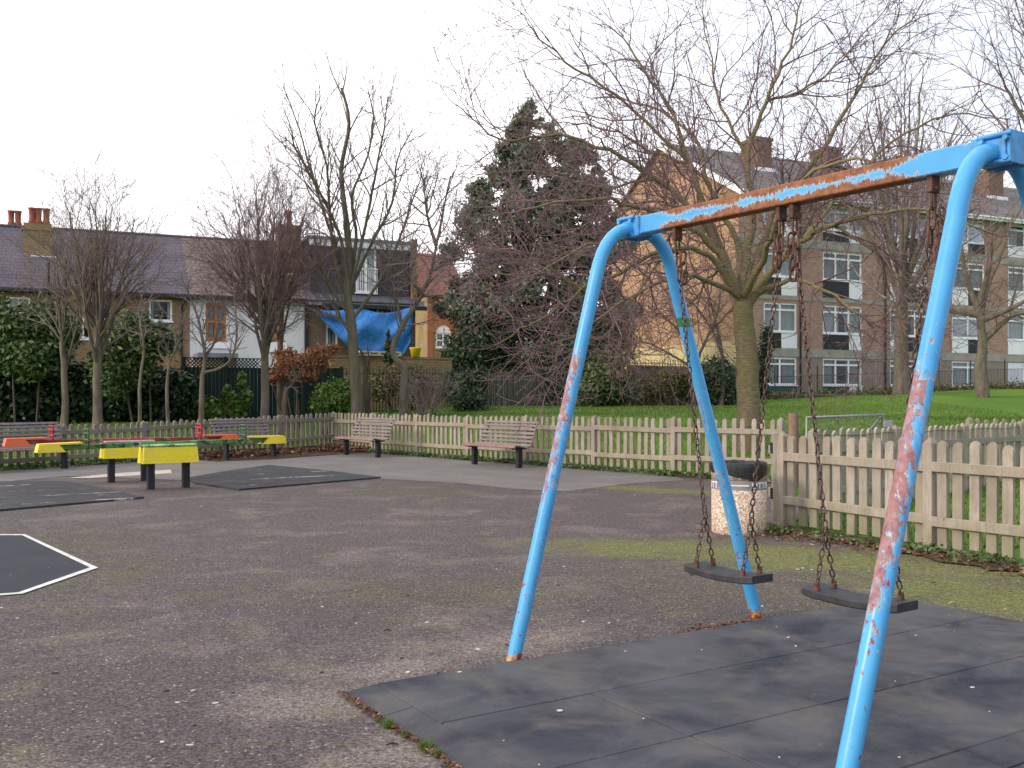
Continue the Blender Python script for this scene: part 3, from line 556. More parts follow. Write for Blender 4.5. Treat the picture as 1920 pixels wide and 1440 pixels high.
# ------------------------------------------------------------------ rubber mats
def slab_mat(pxs, label):
    pts = [GP(*p) for p in pxs]; o = sheet('rubber_mat', [(p.x, p.y) for p in pts], .028, g('rubber_mat'), .03); tag(o, label, 'mat', 'rubber safety mats'); return o
slab_mat([(-160, 965), (-120, 905), (125, 905), (270, 935), (0, 959)], 'dark rubber mat with worn white streaks at the left edge before the seesaws')
slab_mat([(348, 899), (420, 886), (505, 874), (600, 883), (714, 897), (600, 907), (448, 920), (366, 908)], 'dark rubber mat with worn white streaks right of the yellow seesaw housing')
MA = Vector((-.795, 4.67, 0)); root = empty('rubber_mat', MA, math.atan2(.53, .85)); tag(root, 'large tiled black rubber mat with sloping edge beneath the swings', 'mat', 'rubber safety mats')
TH = .030; uu = [.16 + .785*i for i in range(6)]; vv_ = [0, .68, 1.36, 2.04]; Vt = 2.20
for i in range(5):
    for j in range(3):
        mb = MB(); dz = rnd.uniform(-.0015, .0015); mb.box(uu[i]+.003, uu[i+1]-.003, -vv_[j+1]+.003, -vv_[j]-.003, -.01, TH+dz, bev=.004); mb.build('tile', g('rubber_tile'), root)
k = 0; v0 = 0
for v1 in (.42, 1.30, 2.04):
    mb = MB(); mb.prism([(0, -.01), (.157, -.01), (.157, TH-.002), (.03, .014), (0, .008)], -v1+.004, -v0-.002, 'y'); mb.build('edge_ramp', g('rubber_tile'), root); v0 = v1
u0 = 0
for u1 in (1.0, 1.75, 2.65, 3.4, 4.08):
    mb = MB(); mb.prism([(-2.21, -.01), (-2.21, .008), (-2.18, .014), (-2.043, TH-.002), (-2.043, -.01)], u0+.002, u1-.003, 'x'); mb.build('edge_ramp', g('rubber_tile'), root); u0 = u1

# ------------------------------------------------------------------ swing frame and swings
T0 = Vector((.742, 5.72, -.022)); bdir = Vector((.571, -.821, 0)).normalized(); ndir = Vector((bdir.y*-1, bdir.x, 0)) ; LB = 2.10
SW = empty('swing_set', T0, math.atan2(bdir.y, bdir.x)); tag(SW, 'blue painted steel swing frame with rusted crossbeam and flaking tubular legs', 'swing frame')
blue_paint('blue_far_left', 1.0, 1.62, .62, 0); blue_paint('blue_far_right', .75, 1.5, .32, 4, True); blue_paint('blue_near', .80, 1.48, .80, 9); blue_paint('blue_near_far', .9, 1.5, .5, 14); blue_paint('beam_paint', 0, 0, beam=True, Lb=LB)
# local x along the beam, local y towards the far-right feet
def leg_path(X, sgn, ft):
    pts = [(ft, -.06), (ft*.5+.1525, 1.03), (.305, 2.11), (.285, 2.18), (.258, 2.245), (.225, 2.30), (.185, 2.345), (.14, 2.378), (.09, 2.398), (.045, 2.405)]
    return [Vector((X, sgn*a, z)) for a, z in pts]
for X, sgn, mt, ft in ((-.03, -1, 'blue_far_left', .90), (-.03, 1, 'blue_far_right', 1.06), (LB+.03, -1, 'blue_near', 1.04), (LB+.03, 1, 'blue_near_far', .92)):
    mb = MB(); pp = leg_path(X, sgn, ft); fine = []
    for a, b in zip(pp[:-1], pp[1:]):
        nseg = max(1, int((b-a).length/.25)); fine += [a+(b-a)*(t/nseg) for t in range(nseg)]
    fine.append(pp[-1]); mb.tube(fine, .0385, 20); mb.build('leg', g(mt), SW)
mb = MB(); mb.box(.02, LB-.02, -.045, .045, 2.37, 2.47, bev=.005); mb.build('crossbeam', g('beam_paint'), SW)
for X, s_ in ((0.0, -1), (LB, 1)):
    mb = MB()
    xa, xb = sorted((X-s_*.055, X+s_*.10)); mb.box(xa, xb, -.049, .049, 2.365, 2.475, bev=.004)
    xa, xb = sorted((X+s_*.10, X+s_*.11)); mb.box(xa, xb, -.06, .06, 2.355, 2.485, bev=.002)
    for yy in (-1, 1):
        xa, xb = X+s_*.02-.07, X+s_*.02+.07; ya, yb = sorted((yy*.049, yy*.059)); mb.box(xa, xb, ya, yb, 2.358, 2.474, bev=.003)
        for zz, rr in ((2.468, .010), (2.360, .010)): mb.tube([(X+s_*.05-.07, yy*.066, zz), (X+s_*.05+.07, yy*.066, zz)], rr, 8)
    br = mb.build('end_bracket', g('bolt_blue'), SW)
    for yy in (-1, 1):
        for dx in (-.05, .05):
            for zz in (2.372, 2.45): mb = MB(); mb.tube([(X+s_*.05+dx, yy*.06, zz), (X+s_*.05+dx, yy*.082, zz)], .011, 6, smooth=False); mb.build('bolt', g('bolt_blue'), br)
VT = (.306, 1.031, 1.113, 1.846)
for v in VT:
    mb = MB(); mb.box(v-.012, v+.012, -.03, .03, 2.30, 2.372, bev=.003); mb.tube([(v-.02, 0, 2.318), (v+.02, 0, 2.318)], .009, 8); mb.build('hanger', g('chain_rust'), SW)

def chain(mb, a, b, pitch=.033, Lk=.046, W=.027, r=.0042, coil=None, sag=0.0, ang0=0.0):
    a = Vector(a); b = Vector(b); n_ = max(1, int(round((b-a).length/pitch))); up = (a-b).normalized(); base = Vector((1, 0, 0)); base = (base-up*base.dot(up)).normalized(); oth = up.cross(base)
    for i in range(n_):
        t = (i+.5)/n_; c_ = a+(b-a)*t + Vector((math.sin(i*1.7)*.0015, math.cos(i*2.1)*.0015, 0)) ; an = ang0 + (i % 2)*math.pi/2 + .35*math.sin(i*.21+ang0*3) + rnd.uniform(-.16, .16)
        mb.torus(c_, base*math.cos(an)+oth*math.sin(an), up + base*rnd.uniform(-.12, .12), Lk, W, r)
def big_link(mb, c, ax, up=(0, 0, 1), L=.10, W=.042, r=.0062): mb.torus(c, ax, up, L, W, r, 14, 6)
def swing(v0, v1, s0, s1, zs, label, fill, tangled):
    root = empty('swing', T0, math.atan2(bdir.y, bdir.x)); tag(root, label, 'swing', 'two swings hanging from the frame')
    for v, s_, k in ((v0, s0, 0), (v1, s1, 1)):
        sg = 1 if k == 0 else -1; A_ = s_+sg*.075; joint = Vector((A_, 0, zs+.30))
        top = Vector((v, 0, 2.31)); mb = MB(); z = 2.305
        for q in range(3): big_link(mb, (v+(A_-v)*q*.04, .0, z-.035), (1, 0, 0) if q % 2 else (0, 1, 0)); z -= .078
        st = Vector((v+(A_-v)*.10, 0, z+.01)); mb.build('shackle_links', g('chain_rust'), root)
        mb = MB(); chain(mb, st, joint, ang0=k*.6)
        for fy in (-1, 1): chain(mb, joint, (A_, fy*.062, zs+.028), ang0=fy*.4)
        mb.build('chain', g('chain_dark'), root)
        mb = MB()                                                   # spare links looped up beside the shackle
        p = Vector((v+.035*sg*(-1 if tangled else 1), .01, 2.20)); n_ = 4 if tangled else 3
        for q in range(n_): big_link(mb, p, (1, .3*q, 0) if q % 2 else (.3, 1, 0), (.15*sg, 0, 1), .085, .040, .0058); p = p+Vector((.006*sg, 0, -.055))
        mb.build('spare_links', g('chain_rust'), root)
    mb = MB(); L = s1-s0; n_ = 14; vs = []; 
    for i in range(n_+1):
        t = i/n_; x = s0+L*t; e = min(t, 1-t)*2; sagz = -.016*math.sin(math.pi*t)**.8; hw = .088 if .04 < t < .96 else .078; th = .036 if .15 < t < .85 else .040
        vs += [(x, -hw, zs+sagz-th/2+.006), (x, -hw+.006, zs+sagz-th/2), (x, hw-.006, zs+sagz-th/2), (x, hw, zs+sagz-th/2+.006), (x, hw, zs+sagz+th/2-.006), (x, hw-.006, zs+sagz+th/2), (x, -hw+.006, zs+sagz+th/2), (x, -hw, zs+sagz+th/2-.006)]
    fs = [(i*8+j, i*8+(j+1) % 8, (i+1)*8+(j+1) % 8, (i+1)*8+j) for i in range(n_) for j in range(8)] + [tuple(range(8)), tuple(range(n_*8, n_*8+8))]
    mb.add(vs, fs); st_ = mb.build('seat', g('seat_rubber'), root)
    for s_, sg in ((s0, 1), (s1, -1)):
        for fy in (-1, 1): mb = MB(); mb.tube([(s_+sg*.075, fy*.062, zs+.008), (s_+sg*.075, fy*.062, zs+.046)], [.017, .012], 8); mb.build('chain_socket', g('chain_rust'), st_)
swing(VT[0], VT[1], .437, .912, .515, 'far swing of the two, black rubber seat beside the litter bin on rusty chains', 0, False)
swing(VT[2], VT[3], 1.217, 1.724, .515, 'near swing of the two, black rubber seat hanging behind the nearest blue leg', 0, True)

# ------------------------------------------------------------------ litter bin
BC = Vector((2.385, 10.37, 0)); root = empty('litter_bin', BC); tag(root, 'round pebble-dashed concrete litter bin with black liner by the gate', 'litter bin')
mb = MB(); mb.lathe([(.0, -.02), (.278, -.02), (.283, .02), (.285, .46), (.0, .46)], 40); mb.build('body', g('aggregate'), root)
mb = MB(); mb.lathe([(.282, .46), (.282, .56)], 40); mb.build('band', g('bin_band'), root)
mb = MB(); mb.lathe([(.0, .56), (.285, .562), (.286, .66), (.279, .70), (.25, .705), (.24, .60), (.0, .55)], 40); mb.build('rim', g('aggregate'), root)
mb = MB(); n_ = 72; vs = []; prof = [(.2905, -1), (.294, .66), (.294, .70), (.285, .735), (.262, .742), (.235, .72), (.22, .60), (0, .56)]
for r, z in prof:
    for j in range(n_):
        a = 2*math.pi*j/n_; fold = 1+.008*math.sin(a*9+z*11)+.007*math.sin(a*23+2); zz = z
        if z == -1: zz = .625 + .015*math.sin(a*2+1.0) + .008*math.sin(a*7) - (.05 if 3.9 < a < 6.1 else 0)*math.sin((a-3.9)/2.2*math.pi)**2
        elif r > .2: zz = z + .003*math.sin(a*5)+.003*math.sin(a*17)
        vs.append((r*fold*math.cos(a), r*fold*math.sin(a), zz))
mb.add(vs, [(i*n_+j, i*n_+(j+1) % n_, (i+1)*n_+(j+1) % n_, (i+1)*n_+j) for i in range(len(prof)-1) for j in range(n_)], 0, True); mb.build('liner_bag', g('bag'), root)
def bent_text(txt, size, R, a_mid, z, parent, mat, ext=.0015):
    cu = bpy.data.curves.new('t', 'FONT'); cu.body = txt; cu.size = size; cu.extrude = ext; cu.align_x = 'CENTER'; cu.space_character = 1.08
    try: cu.offset = size*.02
    except Exception: pass
    ob = bpy.data.objects.new('t', cu); COL.objects.link(ob); bpy.context.view_layer.update()
    me = bpy.data.meshes.new_from_object(ob.evaluated_get(bpy.context.evaluated_depsgraph_get())); bpy.data.objects.remove(ob); bpy.data.curves.remove(cu)
    for v in me.vertices:
        x, y, e = v.co; a = a_mid + x/R; r = R+e+.002; v.co = (r*math.cos(a), r*math.sin(a), z+y)
    me.materials.clear(); me.materials.append(mat); o = bpy.data.objects.new('lettering', me); COL.objects.link(o); o.parent = parent; return o
view = math.atan2(-BC.y, -BC.x)
bent_text('LITTER', .090, .283, view-.98, .478, root, g('letter')); bent_text('LITTER', .090, .283, view+.98, .478, root, g('letter'))
mb = MB(); mb.box(-.10, .10, 0, .004, .505, .517); o = mb.build('lettering', g('letter'), root); o.location = (.283*math.cos(view), .283*math.sin(view), 0); o.rotation_euler = (0, 0, view+math.pi/2)

# ------------------------------------------------------------------ buildings
def on_line(px, O, e):
    a = (px-960)/F; return (a*O.y - O.x)/(e.x - a*e.y)
def wall_open(mb, x0, x1, z0, z1, holes, y=0.0, depth=.16, m=0, mdark=1, room=.7):
    xs = sorted({x0, x1, *[h[0] for h in holes], *[h[1] for h in holes]}); zs = sorted({z0, z1, *[h[2] for h in holes], *[h[3] for h in holes]})
    for a, b in zip(xs[:-1], xs[1:]):
        for c, d_ in zip(zs[:-1], zs[1:]):
            cx, cz = (a+b)/2, (c+d_)/2
            if any(h[0] < cx < h[1] and h[2] < cz < h[3] for h in holes): continue
            mb.add([(a, y, c), (b, y, c), (b, y, d_), (a, y, d_)], [(0, 1, 2, 3)], m)
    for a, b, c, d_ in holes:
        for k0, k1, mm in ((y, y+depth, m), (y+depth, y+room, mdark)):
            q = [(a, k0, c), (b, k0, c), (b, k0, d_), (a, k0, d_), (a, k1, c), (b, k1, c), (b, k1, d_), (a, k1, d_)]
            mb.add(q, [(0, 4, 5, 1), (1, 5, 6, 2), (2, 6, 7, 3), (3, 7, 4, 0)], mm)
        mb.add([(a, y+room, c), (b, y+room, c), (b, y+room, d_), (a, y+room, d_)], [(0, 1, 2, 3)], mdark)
def window(parent, a, b, c, d_, y=.0, cols=(1,), transom=None, fr='trim_white', cur='curtain', fw=.055, sill=True, rr=None, hang=None):
    """frame (part) with pane and curtain sub-parts"""
    rr = rr or rnd; mb = MB(); y0, y1 = y+.04, y+.10
    mb.box(a, b, y0, y1, c, c+fw); mb.box(a, b, y0, y1, d_-fw, d_); mb.box(a, a+fw, y0, y1, c+fw, d_-fw); mb.box(b-fw, b, y0, y1, c+fw, d_-fw)
    xs = [a+(b-a)*f for f in cols if 0 < f < 1]
    for x in xs: mb.box(x-fw*.55, x+fw*.55, y0, y1, c+fw, d_-fw)
    if transom:
        ed = [a+fw]+[v for x in xs for v in (x-fw*.55, x+fw*.55)]+[b-fw]; zt = c+(d_-c)*transom
        for k in range(0, len(ed), 2): mb.box(ed[k], ed[k+1], y0+.002, y1-.002, zt-fw*.5, zt+fw*.5)
    if sill: mb.box(a-.04, b+.04, y-.06, y0, c-.05, c+.0)
    wf = mb.build('window', g(fr), parent)
    mb = MB(); mb.add([(a+fw, y+.075, c+fw), (b-fw, y+.075, c+fw), (b-fw, y+.075, d_-fw), (a+fw, y+.075, d_-fw)], [(0, 1, 2, 3)]); mb.build('pane', g('pane'), wf)
    if cur:
        mb = MB(); n_ = 0; ed = [a]+xs+[b]; spans = hang or [(0, rr.uniform(.35, .55)), (1-rr.uniform(.35, .55), 1)]
        for s0, s1 in spans:
            xa, xb = a+(b-a)*s0, a+(b-a)*s1; k = max(6, int((xb-xa)/.035)); vs = []
            for i in range(k+1):
                x = xa+(xb-xa)*i/k; yy = y+.20+.025*math.sin(i*1.9)+.012*math.sin(i*.7)
                vs += [(x, yy, c), (x, yy, d_)]
            mb.add(vs, [(2*i, 2*i+2, 2*i+3, 2*i+1) for i in range(k)])
        mb.build('curtain', g(cur), wf)
    return wf

# ---- block of flats
FO = Vector((11.16, 48.6, 0)); fang = math.radians(24.8); FE = Vector((math.cos(fang), math.sin(fang), 0))
root = empty('apartment_block', FO, fang); tag(root, 'four storey brick block of flats with white windows and black panels behind the lawn', 'block of flats')
tp_ = lambda px: on_line(px, FO, FE)
LX = tp_(2200); ZE = 11.6
cols_ = [(1432, 1494, 2), (1543, 1616, 3), (1669, 1740, 3), (1785, 1846, 2), (1890, 1952, 2), (1996, 2060, 3)]
levels = [(2.10, 3.50), (4.78, 6.25), (7.55, 9.02), (10.15, 11.42)]
holes = []; wins = []; hang_options = [[(0, .5), (.5, 1)], [(0, .45), (.62, 1)], [(0, .36), (.64, 1)], [(0, 1)]]; fr_ = random.Random(3)
for ci, (pa, pb, nc) in enumerate(cols_):
    a, b = tp_(pa), tp_(pb)
    for li, (c, d_) in enumerate(levels): holes.append((a, b, c, d_)); wins.append((a, b, c, d_, nc, ci, li))
mb = MB(); wall_open(mb, 0, LX, .2, ZE, holes)
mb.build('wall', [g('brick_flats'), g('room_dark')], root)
mb = MB(); D_ = 13.2; RZ = 15.5; gap = 6.8
mb.add([(0, 0, .2), (0, D_, .2), (0, D_, ZE), (0, gap, RZ-.1), (0, 0, ZE)], [(0, 1, 2, 3, 4)]); mb.add([(0, D_, .2), (LX, D_, .2), (LX, D_, ZE), (0, D_, ZE)], [(0, 1, 2, 3)]); mb.add([(LX, 0, .2), (LX, D_, .2), (LX, D_, ZE), (LX, gap, RZ-.1), (LX, 0, ZE)], [(0, 1, 2, 3, 4)])
mb.build('gable_wall', g('brick_gable'), root)
mb = MB(); mb.box(-.025, -.003, .02, D_, 3.0, 4.3); mb.build('gable_band', g('band_cream'), root)
for (z0, z1) in ((3.53, 3.95), (6.40, 6.62), (9.10, 9.55)):
    mb = MB(); mb.box(.001, LX, -.03, .02, z0, z1); mb.build('concrete_band', g('concrete'), root)
for a, b, c, d_, nc, ci, li in wins:
    window(root, a, b, c, d_, cols=(1/3, 2/3) if nc == 3 else (.5,), transom=.76, cur=fr_.choice(['curtain', 'curtain', 'curtain_white']), fw=.09, rr=fr_, hang=fr_.choice(hang_options))
    if li > 0:
        zb, zt = (3.96, c-.06) if li == 1 else ((6.63, c-.06) if li == 2 else (9.56, c-.06)); sp = .66 if nc == 3 else .52; flip = ci in (3, 4, 2)
        m0, m1 = (a, a+(b-a)*sp) if not flip else (b-(b-a)*sp, b)
        mb = MB(); mb.box(m0, m1, -.02, .03, zb, zt); mb.build('dark_panel', g('panel_black'), root)
        q0, q1 = (m1, b) if not flip else (a, m0); mb = MB(); mb.box(q0, q1, -.025, .03, zb, zt); mb.build('white_panel', g('panel_white'), root)
    else:
        mb = MB(); mb.box(a, b-(b-a)*.33 if nc == 3 else b, -.02, .03, c-.55, c-.06); mb.build('teal_panel', g('panel_teal'), root)
        if nc == 3: mb = MB(); mb.box(b-(b-a)*.33, b, -.025, .03, c-.62, c-.06); mb.build('white_panel', g('panel_white'), root)
def roofpanel(mb, x0, x1, ya, za, yb, zb, th=.12, m=0):
    mb.add([(x0, ya, za), (x1, ya, za), (x1, yb, zb), (x0, yb, zb), (x0, ya, za+th), (x1, ya, za+th), (x1, yb, zb+th), (x0, yb, zb+th)], [(0, 1, 2, 3), (4, 7, 6, 5), (0, 4, 5, 1), (1, 5, 6, 2), (2, 6, 7, 3), (3, 7, 4, 0)], m)
mb = MB(); roofpanel(mb, -.25, LX+.3, -.55, ZE-.05, gap, RZ); roofpanel(mb, -.25, LX+.3, D_+.5, ZE-.1, gap+.001, RZ); rf = mb.build('roof', g('flats_tile'), root)
mb = MB(); mb.box(-.2, LX+.3, -.56, -.50, ZE-.20, ZE+.02); mb.box(-.2, LX+.3, -.66, -.565, ZE-.06, ZE+.03); mb.build('fascia', g('trim_white'), root)
mb = MB()
for (ya, za, yb, zb) in ((-.55, ZE-.05, gap, RZ), (gap, RZ, D_+.5, ZE-.1)):
    mb.add([(-.29, ya, za-.22), (-.252, ya, za-.22), (-.252, yb, zb-.22), (-.29, yb, zb-.22), (-.29, ya, za+.13), (-.252, ya, za+.13), (-.252, yb, zb+.13), (-.29, yb, zb+.13)], [(0, 1, 2, 3), (4, 7, 6, 5), (0, 4, 5, 1), (1, 5, 6, 2), (2, 6, 7, 3), (3, 7, 4, 0)])
mb.build('barge_board', g('trim_white'), root)
for pxc, wd in ((1432, 1.0), (1566, 1.0), (1700, 1.0), (1878, 1.3)):
    # chimney straddling the front slope
    t = tp_(pxc)*1.0; yc = 4.0; P = FO+FE*t+Vector((-FE.y, FE.x, 0))*yc; t -= (P.x/P.y*F+960-pxc)/F*P.y/.9
    mb = MB(); mb.box(t-wd/2, t+wd/2, yc-.5, yc+.9, 12.6, 15.45); mb.box(t-wd/2-.07, t+wd/2+.07, yc-.57, yc+.97, 15.45, 15.62); mb.build('chimney', g('brick_dark'), rf)
    mb = MB(); mb.box(t-wd/2-.15, t+wd/2+.15, yc-.72, yc-.50, 13.62, 13.92); mb.build('flashing', g('trim_white'), rf)
for pxd in (1499, 1658, 1761):
    mb = MB(); t = tp_(pxd); mb.tube([(t, -.09, 1.2), (t, -.09, ZE-.2)], .05, 8); mb.build('drainpipe', g('lead' if pxd == 1761 else 'gutter'), root)
mb = MB()
for i in range(int(LX/.11)): mb.box(.4+i*.11, .409+i*.11, -2.2, -2.191, 1.1+.045*i*.11, 2.5+.035*i*.11)
mb.add([], []); o = mb.build('bars', g('rail_paint')); o.parent = None; bars = o
root2 = empty('railing_fence', FO, fang); tag(root2, 'thin dark vertical railings on the lawn in front of the flats', 'railings'); bars.parent = root2
mb = MB(); mb.bar((.3, -2.2, 2.44), (LX, -2.2, 2.44+.035*LX), .015, .015); mb.bar((.3, -2.2, 1.5), (LX, -2.2, 1.5+.035*LX), .015, .015); mb.build('rail', g('rail_paint'), root2)
for k in range(9): mb = MB(); X = .4+k*2.6; mb.box(X-.02, X+.02, -2.24, -2.2, 1.0+.04*X, 2.9+.04*X); mb.build('post', g('rail_paint'), root2)

# ---- terrace of houses on the left
TO = Vector((-18.6, 35.9, 0)); TE = Vector((14.1, 6.1, 0)).normalized(); tang = math.atan2(TE.y, TE.x); TN = Vector((-TE.y, TE.x, 0))
tt = lambda px: on_line(px, TO, TE)
def t_at(px, yoff): return on_line(px, TO+TN*yoff, TE)
EZ, RIDZ, HD = 5.5, 8.25, 4.1
def zat(px, py, y=0.0):
    P = TO+TE*t_at(px, y)+TN*y; return PZ(py, P.y)
def house(x0, x1, brick, roofmat, label, wins, eave=True, roofit=True):
    r = empty('terraced_house', TO, tang); tag(r, label, 'house', 'terraced houses behind the trees')
    hs = [w_[:4] for w_ in wins]; mb = MB(); wall_open(mb, x0+.001, x1-.001, 0, EZ, hs); 
    mb.add([(x0+.002, 0, 0), (x0+.002, 2*HD, 0), (x0+.002, 2*HD, EZ), (x0+.002, HD, RIDZ-.1), (x0+.002, 0, EZ)], [(0, 1, 2, 3, 4)]); mb.add([(x1-.002, 0, 0), (x1-.002, 2*HD, 0), (x1-.002, 2*HD, EZ), (x1-.002, HD, RIDZ-.1), (x1-.002, 0, EZ)], [(0, 1, 2, 3, 4)]); mb.add([(x0, 2*HD, 0), (x1, 2*HD, 0), (x1, 2*HD, EZ), (x0, 2*HD, EZ)], [(0, 1, 2, 3)])
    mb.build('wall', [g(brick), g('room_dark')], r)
    for w_ in wins: window(r, *w_[:4], **w_[4])
    rf = None
    if roofit:
        mb = MB(); roofpanel(mb, x0, x1-.004, -.28, EZ-.12, HD, RIDZ, .09); roofpanel(mb, x0, x1-.004, 2*HD+.25, EZ-.12, HD+.001, RIDZ, .09); rf = mb.build('roof', g(roofmat), r)
        mb = MB(); mb.tube([(x0, HD, RIDZ+.10), (x1, HD, RIDZ+.10)], .07, 8); mb.build('ridge', g(roofmat), rf)
        mb = MB(); mb.box(x0, x1-.003, -.40, -.285, EZ-.20, EZ-.08); mb.box(x0, x1-.003, -.283, -.02, EZ-.20, EZ-.14); mb.build('gutter', g('gutter'), r)
    return r, rf
def chimney(rf, xc, yc, w_, z1, pots, brick='brick_yellow', z0=5.8, d_=.75):
    mb = MB(); mb.box(xc-w_/2, xc+w_/2, yc-d_/2, yc+d_/2, z0, z1-.28); mb.box(xc-w_/2-.05, xc+w_/2+.05, yc-d_/2-.05, yc+d_/2+.05, z1-.28, z1-.14); mb.box(xc-w_/2+.02, xc+w_/2-.02, yc-d_/2+.02, yc+d_/2-.02, z1-.14, z1); mb.build('chimney', g(brick), rf)
    for dx in pots:
        mb = MB(); mb.lathe([(.0, z1), (.13, z1), (.145, z1+.1), (.11, z1+.2), (.12, z1+.55), (.15, z1+.58), (.15, z1+.64), (.10, z1+.64), (.09, z1+.3)], 12, (xc+dx, yc, 0)); mb.build('chimney_pot', g('terracotta'), rf)
xa, xb, xc_, xd, xe = -9.0, tt(122), tt(356), tt(571), tt(779)
hw = lambda pa, pb, pya, pyb: (tt(pa), tt(pb), zat((pa+pb)/2, pyb), zat((pa+pb)/2, pya))
r1, rf1 = house(xa, xb, 'brick_terrace', 'slate', 'leftmost brick terraced house, mostly behind the dark hedge, under slate roof', [(*hw(14, 56, 557, 620), dict(cols=(.5,), cur='curtain', transom=.5))])
r2, rf2 = house(xb, xc_, 'brick_terrace', 'slate', 'brick terraced house with white sash windows and a yellow alarm box', [(*hw(153, 200, 561, 636), dict(cols=(), transom=.5, fr='trim_white', cur='curtain_white', fw=.08, hang=[(0, .12), (.88, 1)])), (*hw(279, 323, 562, 602), dict(cols=(), cur='curtain_white', fw=.07, hang=[(0, .2), (.8, 1)])), (*hw(280, 325, 632, 650), dict(cols=(), cur='curtain_white', fw=.06))])
r3, rf3 = house(xc_, xd, 'render_white', 'old_tile', 'white rendered terraced house with orange window frames under patched tiles', [(*hw(386, 424, 568, 638), dict(cols=(.5,), transom=.5, fr='frame_orange', cur='curtain_white', fw=.10, hang=[(0, .4), (.55, 1)])), (*hw(500, 533, 570, 639), dict(cols=(.5,), transom=.5, fr='frame_orange', cur='curtain_white', fw=.10, hang=[(0, 1)]))])
r4, rf4 = house(xd, xe, 'brick_dark', 'slate', 'end terraced house with large slate clad box dormer above a blue tarpaulin', [(*hw(611, 633, 575, 650), dict(cols=(), transom=.5, cur='curtain_white', fw=.08)), (*hw(706, 740, 577, 650), dict(cols=(), cur='curtain_white', fw=.08))])
chimney(rf1, t_at(71, 2.4), 2.4, 1.02, zat(70, 421, 2.4), (-.20, .02, .30), z0=6.6)
chimney(rf1, t_at(27, 6.0), 6.0, .9, zat(27, 424, 6.0), (-.12, .14), z0=7.0)
chimney(rf3, t_at(540, 2.0), 2.0, .95, zat(540, 424, 2.0), (.05,), z0=6.2)
mb = MB(); zf = zat(72, 480, 1.9); mb.box(t_at(58, 1.9), t_at(106, 1.9), 1.90, 2.02, zf-.10, zf+.02); mb.build('flashing', g('trim_white'), rf1)
mb = MB(); zf = zat(545, 514, 1.5); mb.box(t_at(520, 1.5), t_at(562, 1.5), 1.50, 1.62, zf-.10, zf+.02); mb.build('flashing', g('trim_white'), rf3)
mb = MB(); X = tt(122); mb.tube([(X, -.10, .5), (X, -.10, EZ+1.1)], .075, 8); mb.build('drainpipe', g('gutter'), r2)
mb = MB(); X = tt(91); mb.tube([(X, -.05, EZ-.3), (X, -.05, EZ+.95)], .05, 8); mb.build('vent_pipe', g('gutter'), r1)
mb = MB(); X = tt(353); mb.tube([(X, -.42, EZ-.15), (X-.25, -.10, EZ-.5), (X-.25, -.10, 1)], .04, 6); mb.build('drainpipe', g('gutter'), r2)
mb = MB(); X = tt(574); mb.box(X-.07, X+.07, -.14, -.003, .5, EZ-.22); mb.build('drainpipe', g('gutter'), r4)
al_ = (tt(139), zat(139, 556)); mb = MB(); mb.prism([(al_[0]+.17*math.cos(math.pi/3*k), al_[1]+.17*math.sin(math.pi/3*k)) for k in range(6)], -.10, -.002, 'y'); mb.build('alarm_box', g('alarm_yellow'), r2)
q = hw(386, 424, 568, 638); mb = MB(); mb.box(q[0]-.12, q[1]+.12, -.08, -.002, q[2]-.32, q[2]-.06); mb.build('sill', g('trim_white'), r3)
q = hw(500, 533, 570, 639); mb = MB(); mb.box(q[0]-.1, q[1]+.1, -.08, -.002, q[2]-.45, q[2]-.06); mb.build('sill', g('trim_white'), r3)
mb = MB(); zz = zat(400, 668); mb.box(tt(366), tt(432), -1.8, -.003, 1.0, zz-.12); mb.build('back_extension', g('brick_terrace'), r3); mb = MB(); mb.box(tt(362), tt(434), -1.9, -.003, zz-.118, zz+.05); mb.build('extension_roof', g('lead'), r3)
for pa, pb in ((150, 203), (276, 326)):
    q = hw(pa, pb, 548, 561); mb = MB(); mb.box(q[0], q[1], -.012, -.002, q[2]+.0, q[3]-.02); mb.build('lintel', g('brick_red'), r2)
# box dormer
d0, d1 = tt(584), tt(768); zt = zat(600, 447); mb = MB(); wv = (t_at(667, .15), t_at(706, .15), zat(686, 549, .15), zat(686, 462, .15))
wall_open(mb, d0, d1, EZ+.02, zt, [wv], y=.15, depth=.12); mb.add([(d0, .15, EZ), (d0, HD, EZ), (d0, HD, zt), (d0, .15, zt)], [(0, 1, 2, 3)]); mb.add([(d1, .15, EZ), (d1, HD, EZ), (d1, HD, zt), (d1, .15, zt)], [(0, 1, 2, 3)]); dm = mb.build('dormer', [g('dormer_tile'), g('room_dark')], r4)
mb = MB(); mb.box(d0-.08, d1+.05, .03, .149, zt-.28, zt-.02); mb.build('fascia', g('trim_white'), dm)
mb = MB(); mb.box(d0-.15, d1+.1, -.05, HD+.2, zt-.018, zt+.10); mb.build('flat_roof', g('lead'), dm)
wf = window(r4, *wv, y=.15, cols=(.5,), transom=None, fw=.09, hang=[(0, .6), (.5, 1)], cur='curtain_white')
mb = MB()
for k in range(11): X = wv[0]+(wv[1]-wv[0])*k/10; mb.tube([(X, .05, wv[2]), (X, .05, wv[2]+1.0)], .012, 4)
mb.bar((wv[0]-.03, .05, wv[2]+1.0), (wv[1]+.03, .05, wv[2]+1.0), .03, .03); mb.build('balcony_rail', g('trim_white'), wf)
mb = MB(); mb.box(d1+.102, d1+.34, -.02, 2*HD, EZ-.1, zt+.22); mb.build('parapet_wall', g('brick_yellow'), r4)
mb = MB(); mb.box(tt(575), xe+.35, -.45, -.02, EZ-.28, EZ-.16); mb.box(tt(575), xe+.30, -.30, .13, EZ-.158, EZ+.06); mb.build('gutter', g('lead'), r4); mb = MB(); mb.box(tt(600), xe+.35, -.52, -.453, EZ-.36, EZ-.2); mb.build('fascia', g('gutter'), r4)
